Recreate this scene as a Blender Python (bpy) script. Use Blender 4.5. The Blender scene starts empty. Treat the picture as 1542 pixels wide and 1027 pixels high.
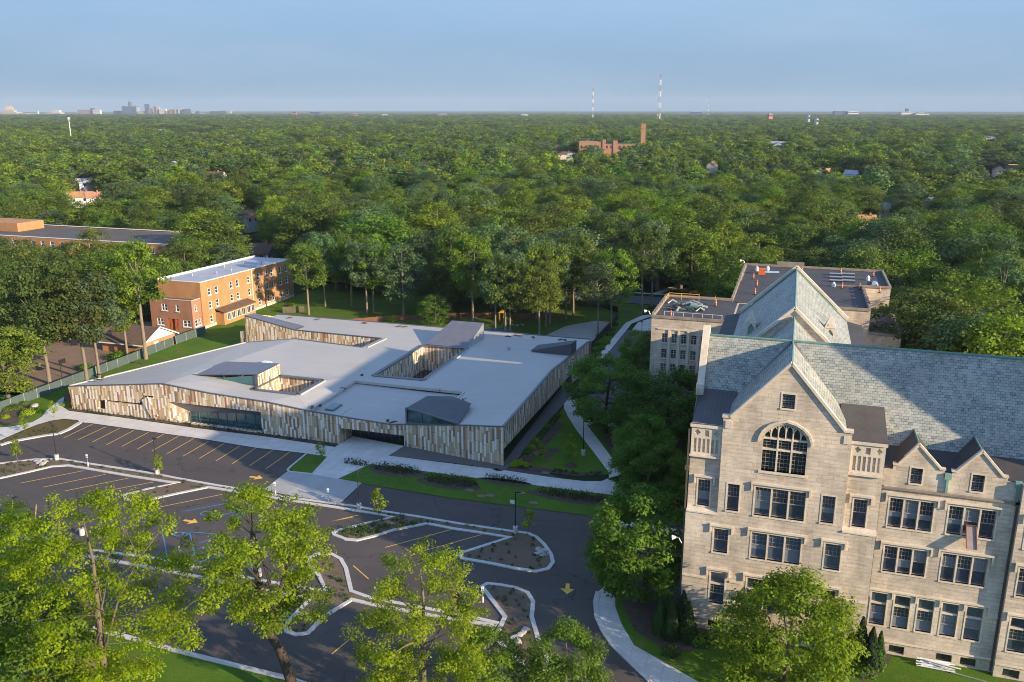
import bpy, math, random
import numpy as np
from mathutils import Vector, Matrix
from mathutils.geometry import tessellate_polygon, delaunay_2d_cdt
R = math.radians
SC = bpy.context.scene
COL = SC.collection

# ------------------------------------------------------------------ camera, sky, sun, exposure
PITCH, YAW, CAMH = math.atan(348 / 1300.0), R(18.07), 55.0
cam_d = bpy.data.cameras.new('camera'); cam = bpy.data.objects.new('camera', cam_d); COL.objects.link(cam)
cam.location = (0, 0, CAMH); cam.rotation_euler = (math.pi / 2 - PITCH, 0, YAW)
cam_d.sensor_width = 36; cam_d.lens = 36 * 1300 / 1542.0
cam_d.clip_start = 0.5; cam_d.clip_end = 80000
SC.camera = cam
SUN_EL, SUN_AZ = 17.2, 107.5            # azimuth clockwise from +Y
W = bpy.data.worlds.new('World'); SC.world = W; W.use_nodes = True
wn, wl = W.node_tree.nodes, W.node_tree.links
wn.clear()
wo = wn.new('ShaderNodeOutputWorld'); bg = wn.new('ShaderNodeBackground'); sky = wn.new('ShaderNodeTexSky')
sky.sky_type = 'NISHITA'; sky.sun_disc = False
sky.sun_elevation = R(SUN_EL); sky.sun_rotation = R(SUN_AZ)
sky.air_density = 1.0; sky.dust_density = 0.25; sky.ozone_density = 5.0; sky.altitude = 50
# thin high cloud streaks, part of the sky dome itself
tc = wn.new('ShaderNodeTexCoord'); mp = wn.new('ShaderNodeMapping'); mp.inputs['Scale'].default_value = (2.0, 2.0, 11.0)
ns = wn.new('ShaderNodeTexNoise'); ns.inputs['Scale'].default_value = 1.6; ns.inputs['Detail'].default_value = 5; ns.inputs['Roughness'].default_value = .55
rp = wn.new('ShaderNodeValToRGB'); rp.color_ramp.elements[0].position = .42; rp.color_ramp.elements[1].position = .75
rp.color_ramp.elements[0].color = (0, 0, 0, 1); rp.color_ramp.elements[1].color = (.32, .32, .32, 1)
mx = wn.new('ShaderNodeMix'); mx.data_type = 'RGBA'; mx.inputs[7].default_value = (5.0, 5.6, 6.6, 1)
wl.new(tc.outputs['Generated'], mp.inputs['Vector']); wl.new(mp.outputs[0], ns.inputs['Vector'])
wl.new(ns.outputs['Fac'], rp.inputs[0]); wl.new(rp.outputs[0], mx.inputs[0])
wl.new(sky.outputs[0], mx.inputs[6])
# pale blue summer haze in the lowest band of the sky
sz = wn.new('ShaderNodeSeparateXYZ'); wl.new(tc.outputs['Generated'], sz.inputs[0])
r1 = wn.new('ShaderNodeMapRange'); r1.interpolation_type = 'SMOOTHSTEP'; r1.inputs[1].default_value = .10; r1.inputs[2].default_value = .40; wl.new(sz.outputs[2], r1.inputs[0])
r2 = wn.new('ShaderNodeValToRGB'); r2.color_ramp.elements[0].color = (.90, 1.36, 1.84, 1); r2.color_ramp.elements[1].position = .13; r2.color_ramp.elements[1].color = (1.13, 1.84, 2.75, 1); wl.new(sz.outputs[2], r2.inputs[0])
mh = wn.new('ShaderNodeMix'); mh.data_type = 'RGBA'; mh.inputs[7].default_value = (1.6, 2.05, 2.65, 1); wl.new(rp.outputs[0], mh.inputs[0]); wl.new(r2.outputs[0], mh.inputs[6])
mb_ = wn.new('ShaderNodeMix'); mb_.data_type = 'RGBA'; wl.new(r1.outputs[0], mb_.inputs[0]); wl.new(mh.outputs[2], mb_.inputs[6]); wl.new(mx.outputs[2], mb_.inputs[7])
wl.new(mb_.outputs[2], bg.inputs[0]); wl.new(bg.outputs[0], wo.inputs[0])
bg.inputs['Strength'].default_value = 0.15
sl = bpy.data.lights.new('sun', 'SUN'); sl.energy = 4.3; sl.angle = R(0.5); sl.color = (1.0, .79, .54)
so = bpy.data.objects.new('sun', sl); COL.objects.link(so); so.location = (200, -60, 150)
az = R(SUN_AZ); TOSUN = Vector((math.sin(az) * math.cos(R(SUN_EL)), math.cos(az) * math.cos(R(SUN_EL)), math.sin(R(SUN_EL))))
so.rotation_euler = TOSUN.to_track_quat('Z', 'Y').to_euler()
SC.view_settings.view_transform = 'Standard'; SC.view_settings.look = 'None'
SC.view_settings.exposure = 1.0; SC.view_settings.gamma = 1
SC.cycles.filter_width = 1.0
SC.cycles.max_bounces = 6; SC.cycles.diffuse_bounces = 3; SC.cycles.glossy_bounces = 3; SC.cycles.transmission_bounces = 4
SC.cycles.volume_bounces = 0
SC.cycles.sample_clamp_indirect = 6

# ------------------------------------------------------------------ site survey: photograph point -> point on the ground (z = 0)
_fw = np.array([-math.sin(YAW), math.cos(YAW), 0]); _rt = np.array([math.cos(YAW), math.sin(YAW), 0]); _z = np.array([0, 0, 1.])
_F = math.cos(PITCH) * _fw - math.sin(PITCH) * _z; _U = math.sin(PITCH) * _fw + math.cos(PITCH) * _z
def G(u, v, z=0.0):
    d = _F + (u - 771) / 1300. * _rt - (v - 513.5) / 1300. * _U
    t = (z - CAMH) / d[2]
    return (d[0] * t, d[1] * t)
def GP(pts): return [G(*p) for p in pts]
def pix(x, y, z):
    q = np.array([x, y, z - CAMH]); w = q @ _F
    return (771 + 1300 * (q @ _rt) / w, 513.5 - 1300 * (q @ _U) / w, w)

# ------------------------------------------------------------------ mesh builder
class MB:
    def __init__(s): s.v = []; s.f = []; s.m = []
    def face(s, pts, m=0):
        i = len(s.v); s.v += [tuple(p) for p in pts]; s.f.append(tuple(range(i, i + len(pts)))); s.m.append(m)
    def box(s, x0, x1, y0, y1, z0, z1, m=0, skip=''):
        p = [(x0, y0, z0), (x1, y0, z0), (x1, y1, z0), (x0, y1, z0), (x0, y0, z1), (x1, y0, z1), (x1, y1, z1), (x0, y1, z1)]
        for k, q in (('b', (3, 2, 1, 0)), ('t', (4, 5, 6, 7)), ('f', (0, 1, 5, 4)), ('r', (1, 2, 6, 5)), ('k', (2, 3, 7, 6)), ('l', (3, 0, 4, 7))):
            if k not in skip: s.face([p[i] for i in q], m)
    def obox(s, c, ax, ay, az, hx, hy, hz, m=0):
        c = Vector(c); ax, ay, az = Vector(ax) * hx, Vector(ay) * hy, Vector(az) * hz
        p = [c - ax - ay - az, c + ax - ay - az, c + ax + ay - az, c - ax + ay - az, c - ax - ay + az, c + ax - ay + az, c + ax + ay + az, c - ax + ay + az]
        for q in ((3, 2, 1, 0), (4, 5, 6, 7), (0, 1, 5, 4), (1, 2, 6, 5), (2, 3, 7, 6), (3, 0, 4, 7)): s.face([p[i] for i in q], m)
    def bar(s, a, b, w, h, up=(0, 0, 1), m=0):
        a, b = Vector(a), Vector(b); d = b - a; L = d.length
        if L < 1e-6: return
        d /= L; up = Vector(up); sx = d.cross(up)
        if sx.length < 1e-4: sx = d.cross(Vector((1, 0, 0)))
        sx.normalize(); uz = sx.cross(d).normalized()
        s.obox((a + b) / 2, d, sx, uz, L / 2, w / 2, h / 2, m)
    def prism(s, poly, z0, z1, m=0, bottom=False, mside=None):
        n = len(poly); A = sum(poly[i][0] * poly[(i + 1) % n][1] - poly[(i + 1) % n][0] * poly[i][1] for i in range(n))
        if A < 0: poly = poly[::-1]
        s.flat(poly, z1, m)
        for i in range(n):
            a, b = poly[i], poly[(i + 1) % n]
            s.face([(a[0], a[1], z0), (b[0], b[1], z0), (b[0], b[1], z1), (a[0], a[1], z1)], m if mside is None else mside)
    def flat(s, poly, z, m=0, holes=()):
        loops = [[Vector((p[0], p[1], 0)) for p in poly]] + [[Vector((p[0], p[1], 0)) for p in h] for h in holes]
        pts = [p for l in loops for p in l]
        for t in tessellate_polygon(loops):
            a, b, c = [pts[i] for i in t]
            if (b - a).cross(c - a).z < 0: a, b, c = a, c, b
            s.face([(q.x, q.y, z) for q in (a, b, c)], m)
    def tube(s, path, rad, n=8, m=0, cap=True):
        path = [Vector(p) for p in path]; rings = []
        for i, p in enumerate(path):
            d = (path[min(i + 1, len(path) - 1)] - path[max(i - 1, 0)]).normalized()
            u = d.cross(Vector((0, 1, 0)) if abs(d.y) < .9 else Vector((1, 0, 0))).normalized(); w = d.cross(u)
            base = len(s.v); r = rad[i] if hasattr(rad, '__len__') else rad
            for k in range(n):
                a = 2 * math.pi * k / n; q = p + (u * math.cos(a) + w * math.sin(a)) * r; s.v.append(tuple(q))
            rings.append(base)
        for i in range(len(rings) - 1):
            for k in range(n):
                k2 = (k + 1) % n
                s.f.append((rings[i] + k, rings[i] + k2, rings[i + 1] + k2, rings[i + 1] + k)); s.m.append(m)
        if cap:
            s.f.append(tuple(rings[0] + k for k in range(n))[::-1]); s.m.append(m); s.f.append(tuple(rings[-1] + k for k in range(n))); s.m.append(m)
    def wall(s, outline, P, N, holes=(), depth=.3, m=0, mr=None):
        """flat wall with real openings; P maps (u, z) to 3D; N outward; every opening gets reveals 'depth' deep"""
        loops = [[Vector((p[0], p[1], 0)) for p in outline]] + [[Vector((p[0], p[1], 0)) for p in h] for h in holes]
        pts = [p for l in loops for p in l]; N = Vector(N)
        for t in tessellate_polygon(loops):
            q = [Vector(P(pts[i].x, pts[i].y)) for i in t]
            if (q[1] - q[0]).cross(q[2] - q[0]).dot(N) < 0: q = [q[0], q[2], q[1]]
            s.face(q, m)
        for h in holes:
            n = len(h); A = sum(h[i][0] * h[(i + 1) % n][1] - h[(i + 1) % n][0] * h[i][1] for i in range(n))
            h = h if A > 0 else h[::-1]
            c = Vector(P(sum(p[0] for p in h) / n, sum(p[1] for p in h) / n))
            for i in range(n):
                a, b = Vector(P(*h[i])), Vector(P(*h[(i + 1) % n])); q = [a, b, b - N * depth, a - N * depth]
                nn = (q[1] - q[0]).cross(q[2] - q[0])
                if nn.dot(c - (a + b) / 2) < 0: q = q[::-1]
                s.face(q, m if mr is None else mr)
    def build(s, name, mats, parent=None, smooth=False):
        me = bpy.data.meshes.new(name); me.from_pydata(s.v, [], s.f)
        mats = mats if isinstance(mats, (list, tuple)) else [mats]
        for a in mats: me.materials.append(a)
        if len(mats) > 1: me.polygons.foreach_set('material_index', s.m)
        uv = me.uv_layers.new(name='UVMap')
        co = np.array(s.v, dtype=np.float32).reshape(-1, 3)
        nl = len(me.loops); li = np.zeros(nl, dtype=np.int32); me.loops.foreach_get('vertex_index', li)
        npo = len(me.polygons); nrm = np.zeros(npo * 3, dtype=np.float32); me.polygons.foreach_get('normal', nrm); nrm = nrm.reshape(-1, 3)
        tot = np.zeros(npo, dtype=np.int32); me.polygons.foreach_get('loop_total', tot)
        nr = np.repeat(nrm, tot, axis=0); P = co[li]
        flat = np.abs(nr[:, 2]) > .985
        t = np.stack([-nr[:, 1], nr[:, 0], np.zeros(nl)], 1); t /= np.maximum(np.linalg.norm(t, axis=1, keepdims=True), 1e-6)
        t[flat] = (1, 0, 0); b = np.cross(nr, t); b[flat] = (0, 1, 0)
        U = np.stack([(P * t).sum(1), (P * b).sum(1)], 1).astype(np.float32)
        uv.data.foreach_set('uv', U.ravel())
        if smooth: me.polygons.foreach_set('use_smooth', [True] * npo)
        me.update()
        o = bpy.data.objects.new(name, me); COL.objects.link(o)
        if parent is not None: o.parent = parent; o.matrix_parent_inverse = parent.matrix_basis.inverted()
        return o

def build_each(name, mats, parent, calls):
    """one object per call: every piece a part of its own"""
    for f in calls:
        m = MB(); f(m); m.build(name, mats, parent)
def tag(o, label=None, cat=None, group=None, kind=None):
    if label: o['label'] = label
    if cat: o['category'] = cat
    if group: o['group'] = group
    if kind: o['kind'] = kind
    return o
def thing(name, label, cat, loc=(0, 0, 0), rz=0, group=None):
    o = bpy.data.objects.new(name, None); COL.objects.link(o); o.location = loc; o.rotation_euler = (0, 0, rz)
    o.empty_display_size = .5
    return tag(o, label, cat, group)
def local(mb, name, mats, parent, smooth=False):        # mesh given in the parent's own coordinates
    o = mb.build(name, mats, None, smooth); o.parent = parent; return o
def struct(mb, name, mats): return tag(mb.build(name, mats), kind='structure')
def copy_tree(o, loc, rz=0, label=None, scale=None):
    c = o.copy(); COL.objects.link(c); c.location = loc; c.rotation_euler = (0, 0, rz)
    if scale: c.scale = scale
    if label: c['label'] = label
    for ch in o.children:
        d = ch.copy(); COL.objects.link(d); d.parent = c
        for g in ch.children:
            e = g.copy(); COL.objects.link(e); e.parent = d
    return c

# ------------------------------------------------------------------ materials
def _new(name):
    m = bpy.data.materials.new(name); m.use_nodes = True; nt = m.node_tree
    return m, nt, nt.nodes, nt.links, nt.nodes['Principled BSDF']
def mul(c, k): return (c[0] * k, c[1] * k, c[2] * k, 1)
def noise(n, l, vec, scale, detail=4, rough=.6):
    t = n.new('ShaderNodeTexNoise'); t.inputs['Scale'].default_value = scale; t.inputs['Detail'].default_value = detail; t.inputs['Roughness'].default_value = rough
    if vec is not None: l.new(vec, t.inputs['Vector'])
    return t.outputs['Fac']
def ramp(n, l, fac, stops, const=False):
    r = n.new('ShaderNodeValToRGB'); cr = r.color_ramp
    if const: cr.interpolation = 'CONSTANT'
    while len(cr.elements) < len(stops): cr.elements.new(.5)
    for e, (p, c) in zip(cr.elements, stops): e.position = p; e.color = (*c[:3], 1)
    l.new(fac, r.inputs[0]); return r.outputs[0]
def mixc(n, l, fac, a, b, mode='MIX'):
    x = n.new('ShaderNodeMix'); x.data_type = 'RGBA'; x.blend_type = mode
    for s, i in ((fac, 0), (a, 6), (b, 7)):
        if isinstance(s, (int, float)): x.inputs[i].default_value = s
        elif isinstance(s, tuple): x.inputs[i].default_value = (*s[:3], 1)
        else: l.new(s, x.inputs[i])
    return x.outputs[2]
def math_(n, l, op, a, b=0.0):
    x = n.new('ShaderNodeMath'); x.operation = op
    for s, i in ((a, 0), (b, 1)):
        if isinstance(s, (int, float)): x.inputs[i].default_value = s
        else: l.new(s, x.inputs[i])
    return x.outputs[0]
def bump(n, l, p, h, strength=.3, dist=.05):
    b = n.new('ShaderNodeBump'); b.inputs['Strength'].default_value = strength; b.inputs['Distance'].default_value = dist
    l.new(h, b.inputs['Height']); l.new(b.outputs[0], p.inputs['Normal'])
def plain(name, c, rough=.8, var=.25, scale=.8, fine=6.0, metal=0, spec=None):
    m, nt, n, l, p = _new(name)
    pos = n.new('ShaderNodeNewGeometry').outputs['Position']
    a = noise(n, l, pos, scale); b = noise(n, l, pos, fine, 3)
    f = math_(n, l, 'ADD', math_(n, l, 'MULTIPLY', a, .65), math_(n, l, 'MULTIPLY', b, .35))
    l.new(ramp(n, l, f, [(.3, mul(c, 1 - var)), (.7, mul(c, 1 + var))]), p.inputs['Base Color'])
    p.inputs['Roughness'].default_value = rough; p.inputs['Metallic'].default_value = metal
    if spec is not None: p.inputs['Specular IOR Level'].default_value = spec
    return m
def brick(name, c1, c2, mortar, bw, bh, msize=.012, rough=.85, stain=.3, stain_scale=.35, bumps=.35, hue2=None, streak=True):
    m, nt, n, l, p = _new(name)
    uv = n.new('ShaderNodeTexCoord').outputs['UV']
    b = n.new('ShaderNodeTexBrick'); l.new(uv, b.inputs['Vector'])
    for k, v in (('Color1', (*c1, 1)), ('Color2', (*c2, 1)), ('Mortar', (*mortar, 1)), ('Scale', 1.0), ('Mortar Size', msize), ('Mortar Smooth', .3), ('Bias', 0), ('Brick Width', bw), ('Row Height', bh)): b.inputs[k].default_value = v
    col = b.outputs['Color']
    if hue2:
        v = n.new('ShaderNodeTexWhiteNoise'); v.noise_dimensions = '2D'
        sn = n.new('ShaderNodeVectorMath'); sn.operation = 'SNAP'; l.new(uv, sn.inputs[0]); sn.inputs[1].default_value = (bw, bh, 1); l.new(sn.outputs[0], v.inputs['Vector'])
        col = mixc(n, l, math_(n, l, 'MULTIPLY', v.outputs['Value'], .75), col, hue2)
    mp = n.new('ShaderNodeMapping'); l.new(uv, mp.inputs['Vector']); mp.inputs['Scale'].default_value = (1, .45 if streak else 1, 1)
    a = noise(n, l, mp.outputs[0], stain_scale, 6, .65); m2 = n.new('ShaderNodeMapping'); l.new(uv, m2.inputs['Vector']); m2.inputs['Scale'].default_value = (.35, 2.4, 1) if streak else (1, 1, 1); a2 = noise(n, l, m2.outputs[0], 1.6, 4)
    f = math_(n, l, 'ADD', math_(n, l, 'MULTIPLY', a, .7), math_(n, l, 'MULTIPLY', a2, .3))
    col = mixc(n, l, 1.0, col, ramp(n, l, f, [(.33, (1 - stain,) * 3), (.62, (1 + stain * .45,) * 3)]), 'MULTIPLY')
    l.new(col, p.inputs['Base Color']); p.inputs['Roughness'].default_value = rough
    bump(n, l, p, math_(n, l, 'SUBTRACT', 1.0, b.outputs['Fac']), bumps, .03)
    return m
# specific materials
def cladding():
    m, nt, n, l, p = _new('terracotta_cladding')
    uv = n.new('ShaderNodeTexCoord').outputs['UV']; sp = n.new('ShaderNodeSeparateXYZ'); l.new(uv, sp.inputs[0])
    W_, H_ = .38, 2.0
    cu = math_(n, l, 'DIVIDE', sp.outputs[0], W_); ci = math_(n, l, 'FLOOR', cu)
    pair = math_(n, l, 'FLOOR', math_(n, l, 'DIVIDE', ci, 2.0))
    w1 = n.new('ShaderNodeTexWhiteNoise'); w1.noise_dimensions = '1D'; l.new(pair, w1.inputs['W'])
    rv = math_(n, l, 'ADD', math_(n, l, 'DIVIDE', sp.outputs[1], H_), math_(n, l, 'MULTIPLY', math_(n, l, 'SNAP', w1.outputs['Value'], .25), 1.0))
    ri = math_(n, l, 'FLOOR', rv)
    cb = n.new('ShaderNodeCombineXYZ'); l.new(ci, cb.inputs[0]); l.new(ri, cb.inputs[1])
    w2 = n.new('ShaderNodeTexWhiteNoise'); w2.noise_dimensions = '2D'; l.new(cb.outputs[0], w2.inputs['Vector'])
    cf = n.new('ShaderNodeCombineXYZ'); l.new(math_(n, l, 'FLOOR', math_(n, l, 'DIVIDE', ci, 4.0)), cf.inputs[0]); l.new(ri, cf.inputs[1]); wf = n.new('ShaderNodeTexWhiteNoise'); wf.noise_dimensions = '2D'; l.new(cf.outputs[0], wf.inputs['Vector']); flip = math_(n, l, 'GREATER_THAN', wf.outputs['Value'], .5)
    par = math_(n, l, 'FLOORED_MODULO', math_(n, l, 'ADD', ci, flip), 2.0)      # light and dark panels take turns
    lt = ramp(n, l, w2.outputs['Value'], [(0, (.80, .72, .60)), (.36, (.70, .55, .37)), (.62, (.80, .74, .65)), (.84, (.50, .375, .23))], True)
    dk = ramp(n, l, w2.outputs['Value'], [(0, (.50, .36, .20)), (.36, (.33, .225, .13)), (.58, (.58, .45, .28)), (.82, (.25, .17, .11)), (.96, (.36, .15, .09))], True)
    col = mixc(n, l, par, lt, dk)
    col = mixc(n, l, .25, col, ramp(n, l, noise(n, l, uv, 3.0), [(.3, (.7, .7, .7)), (.7, (1.2, 1.2, 1.2))]), 'MULTIPLY')
    # open joints between the panels
    fu = math_(n, l, 'FRACT', cu); fv = math_(n, l, 'FRACT', rv)
    ju = math_(n, l, 'GREATER_THAN', fu, .93); jv = math_(n, l, 'LESS_THAN', fv, .03)
    j = math_(n, l, 'MAXIMUM', ju, jv)
    col = mixc(n, l, math_(n, l, 'MULTIPLY', j, .75), col, (.10, .085, .07))
    l.new(col, p.inputs['Base Color']); p.inputs['Roughness'].default_value = .65
    h = math_(n, l, 'MULTIPLY', math_(n, l, 'SUBTRACT', 1.0, j), math_(n, l, 'ADD', .6, math_(n, l, 'MULTIPLY', w2.outputs['Value'], .4)))
    bump(n, l, p, h, .6, .08)
    return m
def asphalt():
    m, nt, n, l, p = _new('asphalt')
    pos = n.new('ShaderNodeNewGeometry').outputs['Position']
    a = noise(n, l, pos, .09, 5, .6); b = noise(n, l, pos, 9.0, 4, .7)
    mp = n.new('ShaderNodeMapping'); mp.inputs['Scale'].default_value = (.03, .5, 1); l.new(pos, mp.inputs[0]); t = noise(n, l, mp.outputs[0], 1.0, 3)
    f = math_(n, l, 'ADD', math_(n, l, 'MULTIPLY', a, .45), math_(n, l, 'ADD', math_(n, l, 'MULTIPLY', b, .3), math_(n, l, 'MULTIPLY', t, .25)))
    col = ramp(n, l, f, [(.32, (.058, .049, .043)), (.68, (.104, .086, .075))])
    v = n.new('ShaderNodeTexVoronoi'); v.feature = 'DISTANCE_TO_EDGE'; v.inputs['Scale'].default_value = .075
    wv = n.new('ShaderNodeVectorMath'); wv.operation = 'ADD'; l.new(pos, wv.inputs[0])
    nz_ = n.new('ShaderNodeTexNoise'); nz_.inputs['Scale'].default_value = .35; l.new(pos, nz_.inputs['Vector']); sc2 = n.new('ShaderNodeVectorMath'); sc2.operation = 'SCALE'; sc2.inputs['Scale'].default_value = 5.0; l.new(nz_.outputs['Color'], sc2.inputs[0]); l.new(sc2.outputs[0], wv.inputs[1]); l.new(wv.outputs[0], v.inputs['Vector'])
    crack = math_(n, l, 'MULTIPLY', math_(n, l, 'LESS_THAN', v.outputs['Distance'], .006), math_(n, l, 'GREATER_THAN', noise(n, l, pos, .06, 2), .5))
    oil = ramp(n, l, noise(n, l, pos, .55, 2, .4), [(.66, (0, 0, 0)), (.74, (.55, .55, .55))])
    col = mixc(n, l, math_(n, l, 'MULTIPLY', crack, .65), col, (.03, .028, .027)); col = mixc(n, l, oil, col, (.04, .036, .033))
    l.new(col, p.inputs['Base Color'])
    p.inputs['Roughness'].default_value = .85; bump(n, l, p, b, .25, .02)
    return m
def concrete(name, c, slab=1.8, jw=.018):
    m, nt, n, l, p = _new(name)
    pos = n.new('ShaderNodeNewGeometry').outputs['Position']
    b = n.new('ShaderNodeTexBrick'); b.offset = 0; l.new(pos, b.inputs['Vector'])
    for k, v in (('Color1', mul(c, .96)), ('Color2', mul(c, 1.05)), ('Mortar', mul(c, .55)), ('Scale', 1), ('Mortar Size', jw), ('Brick Width', slab), ('Row Height', slab)): b.inputs[k].default_value = v
    a = noise(n, l, pos, .35, 6, .65); a2 = noise(n, l, pos, 4.0, 4)
    f = math_(n, l, 'ADD', math_(n, l, 'MULTIPLY', a, .6), math_(n, l, 'MULTIPLY', a2, .4))
    l.new(mixc(n, l, 1, b.outputs['Color'], ramp(n, l, f, [(.3, (.84, .83, .80)), (.65, (1.05, 1.05, 1.05))]), 'MULTIPLY'), p.inputs['Base Color'])
    p.inputs['Roughness'].default_value = .85
    return m
def grass(name, c1, c2, patch=None):
    m, nt, n, l, p = _new(name)
    pos = n.new('ShaderNodeNewGeometry').outputs['Position']
    a = noise(n, l, pos, .12, 6, .65); b = noise(n, l, pos, 5.0, 5, .75)
    f = math_(n, l, 'ADD', math_(n, l, 'MULTIPLY', a, .55), math_(n, l, 'MULTIPLY', b, .45))
    col = ramp(n, l, f, [(.32, c1), (.66, c2)])
    if patch: col = mixc(n, l, ramp(n, l, noise(n, l, pos, .22, 5, .6), [(.56, (0, 0, 0)), (.68, (.8, .8, .8))]), col, patch)
    l.new(col, p.inputs['Base Color']); p.inputs['Roughness'].default_value = .95; p.inputs['Specular IOR Level'].default_value = .15
    bump(n, l, p, b, .9, .12)
    return m
def membrane(name, c):
    m, nt, n, l, p = _new(name)
    pos = n.new('ShaderNodeNewGeometry').outputs['Position']
    sx = n.new('ShaderNodeSeparateXYZ'); l.new(pos, sx.inputs[0])
    seam = math_(n, l, 'LESS_THAN', math_(n, l, 'FRACT', math_(n, l, 'DIVIDE', sx.outputs[1], 2.4)), .035)
    a = noise(n, l, pos, .10, 6, .6)
    mp = n.new('ShaderNodeMapping'); mp.inputs['Scale'].default_value = (.08, .9, 1); l.new(pos, mp.inputs[0]); b = noise(n, l, mp.outputs[0], 1.0, 5)
    pond = ramp(n, l, noise(n, l, pos, .055, 5, .55), [(.60, (0, 0, 0)), (.72, (.35, .35, .35))])
    f = math_(n, l, 'ADD', math_(n, l, 'MULTIPLY', a, .5), math_(n, l, 'MULTIPLY', b, .5))
    col = ramp(n, l, f, [(.3, mul(c, .9)), (.7, mul(c, 1.07))])
    col = mixc(n, l, pond, col, (c[0] * .86, c[1] * .78, c[2] * .66))
    col = mixc(n, l, math_(n, l, 'MULTIPLY', seam, .16), col, (.2, .2, .2))
    l.new(col, p.inputs['Base Color']); p.inputs['Roughness'].default_value = .6
    return m
def seam_metal(name, c, step=.45, axis=0):
    m, nt, n, l, p = _new(name)
    uv = n.new('ShaderNodeTexCoord').outputs['UV']; sx = n.new('ShaderNodeSeparateXYZ'); l.new(uv, sx.inputs[0])
    fr = math_(n, l, 'FRACT', math_(n, l, 'DIVIDE', sx.outputs[axis], step))
    s_ = math_(n, l, 'LESS_THAN', fr, .14)
    col = mixc(n, l, math_(n, l, 'MULTIPLY', s_, .45), mul(c, 1), mul(c, .45))
    col = mixc(n, l, .6, col, ramp(n, l, noise(n, l, uv, .6, 5), [(.3, (.8, .8, .8)), (.7, (1.15, 1.15, 1.15))]), 'MULTIPLY')
    l.new(col, p.inputs['Base Color']); p.inputs['Roughness'].default_value = .45; p.inputs['Metallic'].default_value = .4
    bump(n, l, p, s_, .6, .05)
    return m
def glass(name, c, rough=.06):
    m, nt, n, l, p = _new(name)
    pos = n.new('ShaderNodeNewGeometry').outputs['Position']
    oi = n.new('ShaderNodeObjectInfo'); col = ramp(n, l, noise(n, l, pos, .9, 3), [(.35, mul(c, .6)), (.65, mul(c, 1.5))])
    l.new(mixc(n, l, ramp(n, l, oi.outputs['Random'], [(.45, (0, 0, 0)), (1, (.75, .75, .75))]), col, mul(c, 2.6)), p.inputs['Base Color'])  # some panes paler at random: sky reflection put into the base colour
    p.inputs['Roughness'].default_value = rough; p.inputs['IOR'].default_value = 1.6; p.inputs['Specular IOR Level'].default_value = .8
    bump(n, l, p, noise(n, l, pos, 1.3, 2), .04, .05)
    return m
def leaves(name, dark, light, hue=.022, trans=.32, vary=.8):
    m, nt, n, l, p = _new(name)
    at = n.new('ShaderNodeAttribute'); at.attribute_name = 'rnd'
    oi = n.new('ShaderNodeObjectInfo')
    tc = n.new('ShaderNodeTexCoord').outputs['Object']
    a = noise(n, l, tc, .35, 3)
    f = math_(n, l, 'ADD', math_(n, l, 'MULTIPLY', at.outputs['Fac'], .5), math_(n, l, 'MULTIPLY', a, .55))
    col = ramp(n, l, f, [(.2, dark), (.85, light)])
    hs = n.new('ShaderNodeHueSaturation'); l.new(col, hs.inputs['Color'])
    l.new(math_(n, l, 'ADD', .5 - hue, math_(n, l, 'MULTIPLY', oi.outputs['Random'], 2 * hue)), hs.inputs['Hue'])
    w = n.new('ShaderNodeTexWhiteNoise'); w.noise_dimensions = '1D'; l.new(oi.outputs['Random'], w.inputs['W'])
    l.new(math_(n, l, 'ADD', 1.0 - vary / 2, math_(n, l, 'MULTIPLY', w.outputs['Value'], vary)), hs.inputs['Value'])
    l.new(math_(n, l, 'ADD', 1.02 - .2 * vary, math_(n, l, 'MULTIPLY', w.outputs['Value'], .28 * vary)), hs.inputs['Saturation'])
    l.new(hs.outputs[0], p.inputs['Base Color']); p.inputs['Roughness'].default_value = .62; p.inputs['Specular IOR Level'].default_value = .12
    tr = n.new('ShaderNodeBsdfTranslucent'); l.new(mixc(n, l, 1.0, hs.outputs[0], (1.5, 1.5, .6), 'MULTIPLY'), tr.inputs['Color'])
    ms = n.new('ShaderNodeMixShader'); ms.inputs[0].default_value = trans
    l.new(p.outputs[0], ms.inputs[1]); l.new(tr.outputs[0], ms.inputs[2])
    l.new(ms.outputs[0], n['Material Output'].inputs['Surface'])
    return m
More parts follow.
